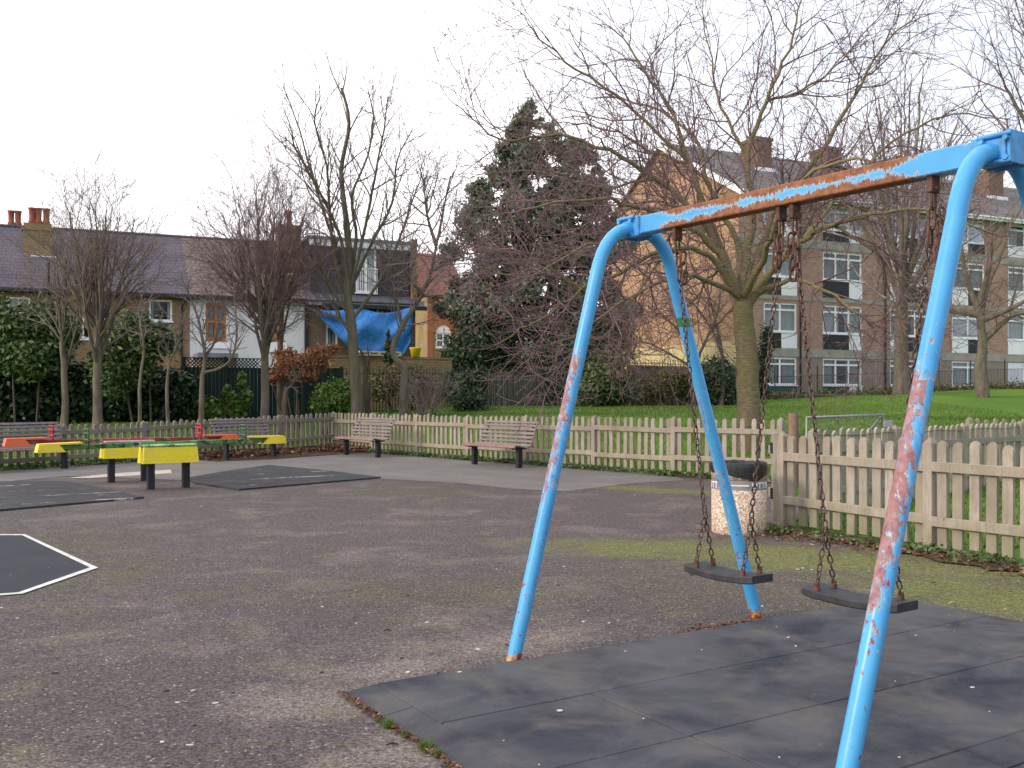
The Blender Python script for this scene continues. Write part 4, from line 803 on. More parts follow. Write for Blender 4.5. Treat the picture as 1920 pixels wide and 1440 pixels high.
# tarpaulin
yo = -.55; TP = lambda px, py, y: (t_at(px, y), y, zat(px, py, y)); mb = MB(); nu, nv = 34, 22; vs = []
for i in range(nu+1):
    u = i/nu; top = np.interp(u, [0, .22, .48, .6, .72, .86, 1], [581, 583, 577, 585, 588, 582, 575]); bot = np.interp(u, [0, .12, .25, .36, .46, .85, .93, 1], [581, 606, 632, 652, 664, 663, 667, 640])
    for j in range(nv+1):
        v = j/nv; px = 588+(776-588)*u - (6*v if u > .9 else 0); py = top+(bot-top)*v
        vs.append(TP(px, py, yo - .22*math.sin(math.pi*v)*math.sin(math.pi*u)**.5 + .06*math.sin(u*16+v*7)+.05*math.sin(u*5-v*11)+.025*math.sin(u*37+v*13)))
mb.add(vs, [(i*(nv+1)+j, (i+1)*(nv+1)+j, (i+1)*(nv+1)+j+1, i*(nv+1)+j+1) for i in range(nu) for j in range(nv)], 0, True); o = mb.build('tarpaulin', g('tarp'), None, False); o.location = TO; o.rotation_euler = (0, 0, tang); tag(o, 'bright blue tarpaulin hung slack under the gutter of the dormer house', 'tarpaulin')
sm = o.modifiers.new('t', 'SOLIDIFY'); sm.thickness = .01
# garden wall with timber and bucket
def wall_between(name, a, b, z0, z1, th, mat, label, cat, cop=True):
    d_ = b-a; r = empty(name, (a.x, a.y, 0), math.atan2(d_.y, d_.x)); tag(r, label, cat); mb = MB(); mb.box(0, d_.length, -th/2, th/2, z0, z1); mb.build('masonry', g(mat), r)
    if cop: mb = MB(); mb.box(-.02, d_.length+.02, -th/2-.03, th/2+.03, z1+.001, z1+.07); mb.build('coping', g(mat), r)
    return r
ga, gb = P3(618, 700, 35.2), P3(845, 700, 37.5); gz = PZ(672, 36.3); wall_between('garden_wall', ga, gb, .5, gz, .24, 'brick_yellow', 'yellow brick garden wall below the blue tarpaulin, railings in front', 'wall')
mb = MB(); a, b = P3(672, 664, 35.5), P3(750, 665, 36.4); a.z = b.z = gz+.10; mb.bar(a, b, .28, .05)
for k in range(5): q = a+(b-a)*(k/4); mb.bar(q+Vector((0, -.14, .055)), q+Vector((.02, .14, .055)), .10, .05)
mb.bar(a+Vector((0, 0, .115)), b+Vector((0, 0, .115)), .26, .06); tag(mb.build('timber_planks', g('timber_pale')), 'pale timber boards stacked on the yellow garden wall', 'timber')
q = P3(779, 664, 36.7); mb = MB(); mb.lathe([(0, 0), (.15, 0), (.21, .30), (.225, .31), (.225, .34), (.20, .34), (.16, .05), (0, .03)], 20); o = mb.build('bucket', g('bucket_yellow')); o.location = (q.x, q.y, gz+.071); tag(o, 'yellow builders bucket standing on the garden wall beside the tarpaulin', 'bucket')
# villa between terrace and evergreen
VO = P3(801, 740, 70); VO.z = 0; vang = math.radians(20); root = empty('brick_villa', VO, vang); tag(root, 'red and yellow brick villa with arched window left of the evergreen tree', 'house')
VE = Vector((math.cos(vang), math.sin(vang), 0)); vx = lambda px: on_line(px, VO, VE); vz = lambda px, py: PZ(py, VO.y+vx(px)*VE.y); ez = vz(830, 557)
mb = MB(); wl = (vx(817), vx(845), vz(830, 652), vz(830, 624)); wall_open(mb, 0, vx(845)+.4, 0, ez, [wl]); mb.add([(0, 0, 0), (0, 8, 0), (0, 8, ez), (0, 0, ez)], [(0, 1, 2, 3)]); mb.build('wall', [g('brick_yellow'), g('room_dark')], root)
mb = MB()
for pa, pb in ((801, 811), (845, 852)): mb.box(vx(pa), vx(pb), -.08, -.001, 0, ez)
mb.box(vx(811), vx(845), -.07, -.001, ez-.5, ez); mb.box(vx(811), vx(845), -.06, -.001, vz(830, 600)-.0, vz(830, 590)); mb.build('brick_quoins', g('brick_red'), root)
mb = MB(); cx_, r0, zc = (wl[0]+wl[1])/2, (wl[1]-wl[0])/2, wl[3]; n_ = 14
for k in range(n_):
    a0, a1 = math.pi*k/n_, math.pi*(k+1)/n_; f = lambda R, a: (cx_+R*math.cos(a), zc+R*math.sin(a)); mb.prism([f(r0, a0), f(r0+.4, a0), f(r0+.4, a1), f(r0, a1)], -.10, -.002, 'y')
mb.build('arch', g('brick_red'), root)
mb = MB(); mb.prism([(cx_+r0*math.cos(math.pi*k/n_), zc+r0*math.sin(math.pi*k/n_)) for k in range(n_+1)], -.03, -.001, 'y'); mb.build('arch_light', g('panel_white'), root); window(root, *wl, cols=(.5,), transom=.5, fw=.10)
mb = MB(); x1_ = vx(858); mb.box(x1_, x1_+4.2, -1.5, 6, 0, ez+1.3); mb.build('bay', g('brick_yellow'), root)
mb = MB(); mb.box(vx(850), x1_-.002, -1.2, -.1, 0, ez); mb.build('bay_return', g('brick_red'), root)
mb = MB(); roofpanel(mb, -.6, vx(845)+1.2, -.6, ez-.05, 4.5, ez+3.6, .12); roofpanel(mb, -.6, vx(845)+1.2, 9.6, ez-.05, 4.501, ez+3.6, .12); mb.build('roof', g('red_tile'), root)
mb = MB(); mb.box(-.7, vx(845)+.6, -.75, -.61, ez-.12, ez+.04); mb.build('gutter', g('gutter'), root)

# ---- boundary fences beyond the trees
B0, B1 = Vector((PX(345, 31.2), 31.2, 0)), Vector((PX(640, 33.2), 33.2, 0)); dB = B1-B0; root = empty('board_fence', (B0.x, B0.y, 0), math.atan2(dB.y, dB.x)); tag(root, 'dark green close boarded fence topped with diagonal lattice', 'fence')
LBo = dB.length; fz = lambda x: PZ(689, B0.y+dB.y*x/LBo); mb = MB(); nb = int(LBo/.12)
for k in range(nb): x = k*LBo/nb; mb.box(x+.003, x+LBo/nb-.003, .0 if k % 2 else .012, .03, .45, fz(x)-.02)
mb.build('boards', g('board_green'), root)
for k in range(5): mb = MB(); x = LBo*k/4; mb.box(x-.05, x+.05, -.06, -.002, .4, fz(x)+(.34 if x < LBo*.66 else .02)); mb.build('post', g('board_green'), root)
mb = MB(); Llat = LBo*.50; lh = .29
mb.box(0, Llat, -.02, .02, fz(0)-.02, fz(0)+.015); mb.box(0, Llat, -.02, .02, fz(0)+lh, fz(0)+lh+.035)
st = .115; k = -lh
while k < Llat:
    for s_ in (1, -1):
        x0, x1 = (k, k+lh); zA, zB = (fz(0)+.015, fz(0)+lh) if s_ > 0 else (fz(0)+lh, fz(0)+.015)
        if x0 >= 0 and x1 <= Llat: mb.bar((x0, .006*s_, zA), (x1, .006*s_, zB), .034, .008, up=Vector((0, 1, 0)))
    k += st
mb.build('lattice', g('lattice_green'), root)
# palisade railings following the boundary
R0, R1 = Vector((PX(640, 33.3), 33.3, 0)), Vector((PX(1190, 41), 41, 0)); dR = R1-R0; root = empty('iron_railings', (R0.x, R0.y, 0), math.atan2(dR.y, dR.x)); tag(root, 'dark green bow topped iron railings along the back of the park', 'railings'); LR = dR.length; rz = lambda x: H(*(R0+dR*(x/LR))[:2])
hts = [rz(LR*i/20) for i in range(21)]; rzz = lambda x: float(np.interp(x, [LR*i/20 for i in range(21)], hts)); tz = lambda x: PZ(694, R0.y+dR.y*x/LR)
mb = MB(); nb = int(LR/.125)
for k in range(nb):
    x = (k+.5)*LR/nb; mb.box(x-.011, x+.011, -.011, .011, rzz(x)+.03, tz(x)+.0)
    if k % 2 == 0: x2 = x+LR/nb; mb.tube([(x, 0, tz(x)), (x+.02, 0, tz(x)+.05), ((x+x2)/2, 0, tz(x)+.075), (x2-.02, 0, tz(x)+.05), (x2, 0, tz(x))], .011, 4)
ob = mb.build('bars', g('rail_paint'), root); ob['kind'] = 'stuff'
mb = MB(); mb.bar((0, 0, tz(0)-.12), (LR, 0, tz(LR)-.12), .04, .03); mb.bar((0, 0, rzz(0)+.18), (LR, 0, rzz(LR)+.18), .04, .03); mb.build('rail', g('rail_paint'), root)
# trellis panels behind the railings
a, b = P3(905, 700, 38.5), P3(1012, 700, 40); d_ = b-a; root = empty('trellis_fence', (a.x, a.y, 0), math.atan2(d_.y, d_.x)); tag(root, 'grey weathered panel fence with square trellis behind the railings', 'fence'); zt = PZ(699, 39)
mb = MB(); L_ = d_.length; nb = 22
for k in range(nb): mb.box(k*L_/nb+.004, (k+1)*L_/nb-.004, .05, .07, .9, zt-.05)
mb.build('boards', g('old_board'), root); mb = MB()
for k in range(19): mb.box(L_*.04+k*.085, L_*.04+k*.085+.02, .0, .015, zt-1.25, zt-.1)
for k in range(14): mb.box(L_*.04, L_*.04+18*.085+.02, .016, .03, zt-1.25+k*.085, zt-1.23+k*.085)
mb.build('trellis', g('picket_wood_grey'), root)
for k in range(3): mb = MB(); mb.box(L_*k/2-.05, L_*k/2+.05, -.03, .048, .8, zt+.03); mb.build('post', g('old_board'), root)
# brick wall before the gable, with spikes
a, b = P3(1180, 700, 41.2), P3(1385, 700, 45.2); zt = PZ(690, 43); r = wall_between('garden_wall', a, b, .8, zt, .24, 'brick_wall', 'grey brown brick wall below the orange gable, spikes along its top', 'wall')
mb = MB(); L_ = (b-a).length
for k in range(int(L_/.16)): mb.tube([(k*.16, 0, zt+.07), (k*.16, 0, zt+.33)], [.014, .006], 4)
mb.bar((0, 0, zt+.15), (L_, 0, zt+.15), .02, .02); mb.build('spikes', g('rail_paint'), r)

# ------------------------------------------------------------------ bare trees
class Tree:
    def __init__(s, seed): s.r = random.Random(seed); s.thick = []; s.seg = []
    def polyline(s, pts, r0, r1, sub=3, wob=.0):
        """smooth limb through points -> fine points and radii"""
        P = [Vector(p) for p in pts]; out_ = []
        for i in range(len(P)-1):
            p0, p1, p2, p3 = P[max(i-1, 0)], P[i], P[i+1], P[min(i+2, len(P)-1)]
            for k in range(sub):
                t = k/sub; out_.append(.5*((2*p1)+(p2-p0)*t+(2*p0-5*p1+4*p2-p3)*t*t+(3*p1-p0-3*p2+p3)*t**3))
        out_.append(P[-1]); n_ = len(out_); L = sum((b-a).length for a, b in zip(out_[:-1], out_[1:]))
        if wob: out_ = [out_[0]]+[p+Vector((s.r.uniform(-wob, wob), s.r.uniform(-wob, wob), s.r.uniform(-wob, wob))) for p in out_[1:]]
        rad = [r0+(r1-r0)*(i/(n_-1))**.85 for i in range(n_)]; s.thick.append((out_, rad)); return out_, rad
    def grow(s, p, d, L, r, lvl, prm):
        q = prm[lvl]; n_ = max(3, int(round(L/q['step']))); ds = L/n_; R = s.r; pts = [p]; rads = [r]; dirs = []
        gv = q.get('trop', 0.0); wob = q['wob']
        for i in range(n_):
            d = Vector((d.x+R.gauss(0, wob), d.y+R.gauss(0, wob), d.z+R.gauss(0, wob)+gv)).normalized(); p = p+d*ds; pts.append(p); dirs.append(d); rads.append(max(q.get('rmin', .0025), r*(1-.80*(i+1)/n_)))
        if lvl < q.get('thick', 0): s.thick.append((pts, rads))
        else:
            for i in range(n_): s.seg.append((*pts[i], *pts[i+1], rads[i], rads[i+1]))
        if lvl+1 >= len(prm): return
        nk = q['kids']; nk = max(1, int(nk*(.7+.6*R.random())*min(1.3, L/q['len'])+.5)); az = R.random()*6.28
        for k in range(nk):
            f = q.get('f0', .2)+(1-q.get('f0', .2))*(k+R.random()*.8)/nk; x = min(f*n_, n_-.01); i = int(x); b = pts[i].lerp(pts[i+1], x-i); az += 2.4+R.uniform(-.5, .5)
            a = math.radians(q['ang']*(.7+.6*R.random())); dd = dirs[i]; o = dd.orthogonal().normalized(); o = Quaternion(dd, az) @ o
            cd = dd*math.cos(a)+o*math.sin(a); nl = prm[lvl+1]['len']*(1.15-.55*f)*(.7+.6*R.random())
            s.grow(b, cd, nl, max(prm[lvl+1].get('rmin', .0025), min(rads[i]*.75, prm[lvl+1]['r'])), lvl+1, prm)
    def along(s, pts, rads, n_, prm, f0=.25, ang=50, up=0.0, lvl=0, scale=1.0):
        R = s.r; az = R.random()*6.28
        for k in range(n_):
            f = f0+(1-f0)*(k+R.random()*.9)/n_; x = min(f*(len(pts)-1), len(pts)-1.01); i = int(x); b = pts[i].lerp(pts[i+1], x-i); dd = (pts[i+1]-pts[i]).normalized(); az += 2.4+R.uniform(-.6, .6)
            o = Quaternion(dd, az) @ dd.orthogonal().normalized(); a = math.radians(ang*(.65+.7*R.random())); cd = (dd*math.cos(a)+o*math.sin(a)+Vector((0, 0, up))).normalized()
            s.grow(b, cd, prm[lvl]['len']*(1.2-.5*f)*(.7+.6*R.random())*scale, min(rads[i]*.7, prm[lvl]['r']), lvl, prm)
    def finish(s, name, label, group, bark, twig, loc, mincrown=.0, extra=None):
        root = empty(name, loc); L0 = Vector(loc); tag(root, label, 'tree', group); mb = MB()
        for pts, rads in s.thick: mb.tube([p-L0 for p in pts], rads, 10 if rads[0] > .08 else 6, cap=True)
        mb.build('trunk', g(bark), root, False)
        A = np.array(s.seg, dtype=np.float64)
        if len(A):
            p0, p1, r0, r1 = A[:, :3]-np.array(L0), A[:, 3:6]-np.array(L0), A[:, 6], A[:, 7]; d = p1-p0; d /= np.linalg.norm(d, axis=1)[:, None]+1e-9
            p1 = p1+d*r1[:, None]*.6
            ref = np.where(np.abs(d[:, 2:3]) < .9, np.array([[0, 0, 1.]]), np.array([[1., 0, 0]])); u = np.cross(d, ref); u /= np.linalg.norm(u, axis=1)[:, None]; v = np.cross(d, u); K = 3
            V = np.empty((len(A), 2*K, 3)); 
            for j in range(K):
                a = 2*math.pi*j/K; o = u*math.cos(a)+v*math.sin(a); V[:, j] = p0+o*r0[:, None]; V[:, K+j] = p1+o*r1[:, None]
            base = (np.arange(len(A))*2*K)[:, None, None]; Fc = np.array([[j, (j+1) % K, K+(j+1) % K, K+j] for j in range(K)])[None]+base
            np_mesh('crown', V.reshape(-1, 3), Fc.reshape(-1, 4), g(twig), root, True)
        return root
NSEG = 0
def vase_tree(seed, px, Y, base_py, fork_py, top_py, halfw_px, label, r=.12, bark='bark_grey', twig='twig_purple', limbs=9, lean=0.0, dens=1.0, spread=.45, group='bare trees between the fence and the houses', trunk_path=None, rmin=.0046, name='bare_tree', up=.05):
    t = Tree(seed); R = t.r; zb = max(H(PX(px, Y), Y)-.15, -.1) if base_py is None else PZ(base_py, Y); zf = PZ(fork_py, Y); zt = PZ(top_py, Y); Hc = zt-zf; wr = halfw_px/F*Y
    B = Vector((PX(px, Y), Y, zb)); tp = Vector((PX(px+lean, Y), Y, zf))
    tr, rd = t.polyline(trunk_path or [B, B.lerp(tp, .5)+Vector((R.uniform(-.06, .06), 0, 0)), tp], r, r*.72, 4, .012)
    t.thick[-1] = (tr, [q*(1+.35*max(0, 1-i/2.0)) for i, q in enumerate(rd)])
    prm = [dict(len=Hc*.42, r=r*.35, step=Hc*.06, wob=.09, trop=up, kids=6*dens, ang=32, f0=.15, rmin=rmin), dict(len=Hc*.24, r=r*.16, step=Hc*.05, wob=.12, trop=up, kids=5*dens, ang=36, f0=.15, rmin=rmin), dict(len=Hc*.13, r=r*.08, step=Hc*.045, wob=.15, trop=up*.8, kids=4*dens, ang=40, f0=.2, rmin=rmin*.85), dict(len=Hc*.07, r=r*.05, step=Hc*.035, wob=.16, trop=up, kids=0, ang=40, rmin=rmin*.7)]
    tip = tr[-1]
    for k in range(limbs):
        a = 2.4*k+R.uniform(-.3, .3); th = math.radians(8+78*((k+.5)/limbs)**.75); ring = math.sin(th); f = R.uniform(.84, 1.0); st = tr[-1-int(k % 4)]
        e = Vector((tip.x+math.cos(a)*wr*ring*.86*f, tip.y+math.sin(a)*wr*ring*.86*f, zf+Hc*(.24+.72*math.cos(th))*f)); m = st.lerp(e, .45); m.x += math.cos(a)*wr*ring*.10; m.y += math.sin(a)*wr*ring*.10; m.z += Hc*.05*ring
        pts, rads = t.polyline([st, st.lerp(m, .5)+Vector((0, 0, -.02*Hc)), m, m.lerp(e, .55)+Vector((0, 0, .02*Hc)), e], r*R.uniform(.32, .5), r*.06, 3, Hc*.006)
        t.along(pts, rads, int(9*dens), prm, .12, 38, .15)
        t.grow(pts[-1], (pts[-1]-pts[-2]).normalized(), Hc*.12, r*.07, 2, prm)
    o = t.finish(name, label, group, bark, twig, (B.x, B.y, max(zb, 0))); globals()['NSEG'] += len(t.seg); return o

LT = 'bare trees between the fence and the houses'
vase_tree(11, 183, 25.5, None, 612, 325, 112, 'tall bare tree with fan shaped crown before the second house', r=.13, dens=.66, limbs=18, bark='bark_grey', twig='twig_brown')
vase_tree(12, 497, 27.5, None, 600, 305, 118, 'bare tree with dense purple brown fan crown before the white house', r=.13, dens=.74, limbs=20, bark='bark_grey', twig='twig_purple')
vase_tree(13, 527, 30.2, None, 560, 330, 70, 'second bare tree just behind the dense purple brown one', r=.11, dens=.4, limbs=8, bark='bark_moss', twig='twig_brown')
vase_tree(15, 120, 26.0, None, 640, 400, 95, 'slender leaning bare tree before the leftmost house', r=.10, dens=.45, limbs=7, bark='bark_grey', twig='twig_grey', lean=-4)
def thin_tree(seed, path, Y, r, label, twig='twig_grey', bark='bark_grey', n_=10, ln=.8, limbs=(), ang=45, rmin=.006, up=.04, group=LT, name='bare_tree', ground=True):
    t = Tree(seed); pts = [P3(px, py, Y) for px, py in path]; B = pts[0].copy(); 
    if ground: B.z = H(B.x, B.y)-.1; pts[0] = B
    prm = [dict(len=ln, r=min(.028, r*.35), step=ln*.16, wob=.13, trop=up, kids=4, ang=40, f0=.15, rmin=rmin), dict(len=ln*.5, r=min(.014, r*.2), step=ln*.12, wob=.15, trop=up, kids=3, ang=42, f0=.2, rmin=rmin), dict(len=ln*.28, r=min(.008, r*.12), step=ln*.1, wob=.16, trop=up, kids=0, ang=40, rmin=rmin*.8)]
    a, b = t.polyline(pts, r, r*.18, 4, .01); t.along(a, b, n_, prm, .45, ang)
    for lp in limbs:
        dy = lp[0]; q = [Vector((PX(px, Y+dy*i/(len(lp)-2)), Y+dy*i/(len(lp)-2), PZ(py, Y+dy*i/(len(lp)-2)))) for i, (px, py) in enumerate(lp[1:])]
        a, b = t.polyline(q, min(r*.55, .066) if name == 'bare_tree' and Y < 30 else r*.55, r*.08, 4, .01); t.along(a, b, n_, prm, .25, ang)
    return t.finish(name, label, group, bark, twig, (B.x, B.y, max(0, B.z)))
thin_tree(21, [(264, 800), (262, 730), (270, 650), (262, 600), (268, 540)], 24.5, .06, 'thin crooked sapling before the laurel bush', n_=9, ln=.7)
thin_tree(22, [(316, 800), (313, 730), (318, 680), (335, 640), (338, 600)], 25, .06, 'short crooked bare tree left of the green board fence', n_=10, ln=.8)
thin_tree(23, [(378, 800), (379, 720), (384, 670), (372, 600), (350, 540)], 26, .085, 'forked bare tree before the green board fence', n_=10, ln=.9, limbs=[(0, (380, 700), (425, 683), (443, 640), (440, 560), (432, 470)), (.6, (384, 668), (402, 640), (410, 600), (385, 540))])
thin_tree(24, [(692, 800), (688, 740), (686, 700), (680, 665), (668, 650)], 29.5, .11, 'short pollarded stump with two stubs below the blue tarpaulin', n_=2, ln=.3, bark='bark_dark', limbs=[(0, (687, 712), (692, 680), (688, 648))])
thin_tree(25, [(752, 800), (758, 720), (757, 690), (736, 660), (755, 610), (790, 555), (808, 510), (822, 440), (845, 330)], 29, .13, 'bare tree with strongly curved trunk right of the blue tarpaulin', n_=16, ln=1.5, bark='bark_grey', twig='twig_grey', up=.09, limbs=[(.5, (757, 620), (742, 560), (735, 500), (712, 420)), (-.5, (795, 550), (765, 520), (750, 480)), (.6, (808, 512), (848, 480), (880, 440)), (0, (818, 460), (800, 400), (795, 330))])
thin_tree(26, [(537, 800), (535, 740), (548, 720), (552, 700)], 28.6, .07, 'low bent bare stem beside the rust coloured beech bush', n_=6, ln=.5)
thin_tree(14, [(672, 800), (668, 740), (664, 670), (658, 600), (652, 545), (655, 480), (648, 400), (640, 320), (655, 230), (640, 165)], 28, .19, 'tallest bare tree of the left row with mossy trunk, before the blue tarpaulin', n_=13, ln=1.9, bark='bark_moss', twig='twig_brown', up=.07, ang=34, rmin=.0048, limbs=[(.8, (652, 560), (640, 500), (615, 420), (585, 330), (560, 240), (530, 160)), (-.8, (656, 550), (672, 480), (690, 400), (705, 320), (720, 240), (728, 180)), (1.5, (653, 540), (668, 450), (660, 370), (690, 290), (700, 220), (690, 170)), (-1.4, (650, 555), (628, 490), (618, 400), (612, 310), (590, 230), (600, 180)), (.5, (660, 600), (700, 545), (740, 470), (765, 400), (790, 330)), (-.4, (655, 590), (620, 540), (600, 500), (580, 470)), (1.8, (656, 545), (690, 470), (735, 380), (745, 300), (775, 240)), (0, (664, 640), (640, 600), (615, 590)), (-1.5, (652, 540), (640, 450), (605, 370), (560, 290), (545, 250))])
# twiggy shrub thicket right of the curved tree
for i, (px, lab) in enumerate(((800, 'tangled bare shrub with pale stems before the railings'), (778, 'darker bare shrub between curved tree and tangled pale one'))):
    t = Tree(40+i); Y = 31+i; B = Vector((PX(px, Y), Y, H(PX(px, Y), Y)-.05)); prm = [dict(len=1.6, r=.035, step=.2, wob=.14, trop=.03, kids=5, ang=35, f0=.25, rmin=.007), dict(len=.8, r=.015, step=.14, wob=.16, trop=.02, kids=5, ang=45, f0=.2, rmin=.006), dict(len=.4, r=.009, step=.1, wob=.18, trop=0, kids=0, ang=40, rmin=.006)]
    for k in range(11): a = k*.6; t.grow(B+Vector((math.cos(a)*.15, math.sin(a)*.15, 0)), Vector((math.cos(a)*.45, math.sin(a)*.45, 1)).normalized(), 1.5*(.7+.5*t.r.random()), .035, 0, prm)
    t.finish('bare_shrub', lab, 'bare shrubs by the railings', 'bark_grey', 'twig_brown' if i else 'twig_grey', B)

# ---- the big cherry tree
t = Tree(77); R = t.r; Yc = 21.0
def LM(pts, r0, r1, n_, f0=.15, ang=55, up=.05, sc_=1.0, prm=None, sub=4):
    q = [P3(px, py, Yc+dy) for px, py, dy in pts]; a, b = t.polyline(q, r0*.68, r1*.8, sub, .045); t.along(a, b, int(n_*1.3), prm or CH, f0, ang, up, 0, sc_); t.grow(a[-1], (a[-1]-a[-2]).normalized(), 1.0*sc_, r1, 1, prm or CH); return a
CH = [dict(len=2.3, r=.022, step=.17, wob=.15, trop=.022, kids=5.5, ang=48, f0=.10, rmin=.0065), dict(len=1.25, r=.013, step=.14, wob=.14, trop=.04, kids=2.6, ang=48, f0=.12, rmin=.0052), dict(len=.40, r=.0075, step=.10, wob=.16, trop=.05, kids=1.6, ang=48, f0=.2, rmin=.0042), dict(len=.13, r=.005, step=.08, wob=.15, trop=.02, kids=0, ang=50, rmin=.004)]
tr, rd = t.polyline([(PX(1405, Yc), Yc, .1), P3(1403, 740, Yc), P3(1400, 660, Yc), P3(1394, 600, Yc), P3(1393, 558, Yc)], .265, .205, 4, .012)
LM([(1390, 575, 0), (1362, 505, -.2), (1330, 455, -.4), (1270, 415, -.8), (1190, 385, -1.2), (1100, 372, -1.8), (985, 392, -2.2)], .15, .022, 13, .2, 52)
LM([(1385, 560, .1), (1350, 470, .3), (1322, 390, .4), (1292, 305, .6), (1262, 215, .8), (1205, 130, 1.0), (1160, 60, 1.2)], .15, .018, 15, .25, 48, .12)
LM([(1393, 560, .1), (1402, 470, .3), (1412, 390, .2), (1402, 290, .2), (1438, 190, .1), (1478, 90, 0), (1500, 10, -.1)], .16, .018, 15, .25, 48, .12)
LM([(1400, 572, 0), (1450, 500, -.3), (1500, 452, -.6), (1560, 422, -1.0), (1640, 400, -1.4), (1730, 396, -1.9), (1830, 425, -2.2)], .145, .02, 13, .22, 52)
LM([(1400, 558, .1), (1432, 450, .5), (1470, 365, .8), (1540, 282, 1.0), (1598, 190, 1.1), (1640, 110, 1.2), (1720, 20, 1.3)], .14, .018, 15, .25, 48, .10)
LM([(1385, 560, -.1), (1330, 478, -.6), (1260, 468, -1.1), (1180, 502, -1.5), (1090, 545, -1.9), (1010, 598, -2.2), (950, 632, -2.3)], .11, .014, 14, .2, 48, 0)
LM([(1375, 520, .1), (1310, 405, .1), (1230, 335, 0), (1140, 284, -.3), (1045, 254, -.6), (940, 262, -.9), (868, 205, -1.1)], .12, .014, 14, .22, 50, .06)
LM([(1393, 552, .3), (1380, 450, 1.4), (1330, 352, 2.4), (1300, 255, 3.2), (1215, 200, 4.0), (1120, 180, 4.6)], .13, .016, 12, .25, 50, .10)
LM([(1396, 552, -.2), (1430, 485, -1.0), (1452, 430, -1.8), (1505, 335, -2.6), (1600, 300, -3.2), (1700, 322, -3.6)], .12, .016, 12, .25, 52)
LM([(1402, 560, 0), (1482, 522, -.8), (1550, 545, -1.5), (1610, 590, -2.0), (1665, 640, -2.3)], .09, .012, 11, .25, 48, -.02)
LM([(1384, 556, -.2), (1300, 518, -1.2), (1200, 548, -2.0), (1120, 600, -2.5), (1030, 650, -2.8)], .09, .012, 12, .2, 46, -.02)
LM([(1292, 305, .6), (1185, 205, .4), (1080, 130, .2), (1010, 70, .1), (975, 20, 0)], .06, .010, 12, .1, 45, .10)
LM([(1402, 290, .2), (1350, 200, .4), (1335, 110, .6), (1310, 20, .8)], .06, .010, 11, .1, 45, .10)
LM([(1438, 190, .1), (1520, 160, -.3), (1600, 90, -.7), (1680, -10, -1.0)], .05, .010, 10, .1, 45, .06)
LM([(1505, 450, -.6), (1600, 330, -.4), (1700, 250, 0), (1790, 215, .3), (1890, 225, .6)], .07, .012, 12, .15, 48, .04)
LM([(1230, 335, 0), (1120, 350, -.4), (1010, 320, -.8), (900, 330, -1.0)], .05, .010, 10, .1, 45, .02)
LM([(1270, 415, -.8), (1180, 440, -1.6), (1080, 470, -2.4), (980, 520, -3.0), (900, 500, -3.3)], .05, .010, 11, .1, 45, 0)
LM([(1260, 468, -1.1), (1200, 540, -1.0), (1150, 610, -1.0), (1085, 660, -1.0)], .045, .009, 9, .1, 45, -.05)
LM([(1560, 422, -1.0), (1640, 470, -1.2), (1700, 540, -1.4), (1735, 600, -1.5)], .05, .010, 10, .1, 45, -.04)
LM([(1395, 555, .3), (1440, 440, 1.8), (1500, 360, 3.0), (1580, 330, 4.0), (1660, 340, 4.8)], .10, .014, 11, .25, 50, .04)
LM([(1390, 555, .3), (1330, 450, 1.6), (1240, 390, 2.8), (1150, 400, 3.8), (1060, 440, 4.4)], .10, .014, 11, .25, 50, .03)
for pth in ([(1330, 455, -.4), (1290, 400, -.2), (1230, 375, .2), (1170, 400, .6), (1120, 460, .9)], [(1310, 430, -.5), (1260, 440, .3), (1215, 500, .9), (1190, 570, 1.2), (1180, 640, 1.3)], [(1350, 470, .3), (1300, 400, 1.0), (1250, 330, 1.6), (1190, 300, 2.0), (1110, 310, 2.3)], [(1290, 305, .6), (1230, 290, .9), (1160, 250, 1.1), (1080, 230, 1.3), (1000, 240, 1.4)], [(1360, 500, 0), (1330, 520, .8), (1290, 580, 1.3), (1250, 640, 1.5)], [(1450, 430, .5), (1500, 400, 1.3), (1570, 380, 2.0), (1640, 400, 2.5), (1700, 450, 2.8)], [(1090, 545, -1.9), (1030, 500, -2.2), (960, 470, -2.4), (890, 480, -2.5)]):
    LM(pth, .06, .010, 11, .1, 50, -.02)
root = t.finish('cherry_tree', 'large spreading bare cherry tree with thick banded trunk on the lawn', None, 'bark_cherry', 'twig_purple', (PX(1405, Yc), Yc, H(PX(1405, Yc), Yc))); NSEG += len(t.seg); print('cherry', len(t.seg))
# ---- bare trees by the flats
RG = 'bare trees by the block of flats'
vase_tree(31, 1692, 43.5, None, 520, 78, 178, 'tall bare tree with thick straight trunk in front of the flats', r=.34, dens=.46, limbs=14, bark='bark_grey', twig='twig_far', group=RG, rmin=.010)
thin_tree(32, [(1843, 735), (1838, 690), (1842, 650), (1836, 590), (1812, 520), (1800, 450)], 40, .30, 'low wide bare tree near the right edge, branching before the flats', n_=8, ln=2.2, bark='bark_grey', twig='twig_brown', group=RG, rmin=.009, limbs=[(0, (1842, 640), (1875, 610), (1905, 590), (1960, 585)), (-1, (1838, 600), (1880, 585), (1930, 560), (1990, 520)), (1, (1838, 590), (1780, 580), (1745, 560), (1710, 560)), (1.5, (1838, 590), (1850, 540), (1880, 470), (1900, 400)), (-1, (1836, 570), (1855, 500), (1860, 430))])
vase_tree(33, 1990, 30, None, 300, -190, 140, 'bare tree whose tips show in the top right corner', r=.24, dens=.55, limbs=11, bark='bark_limb', twig='twig_purple', group=RG, rmin=.009)
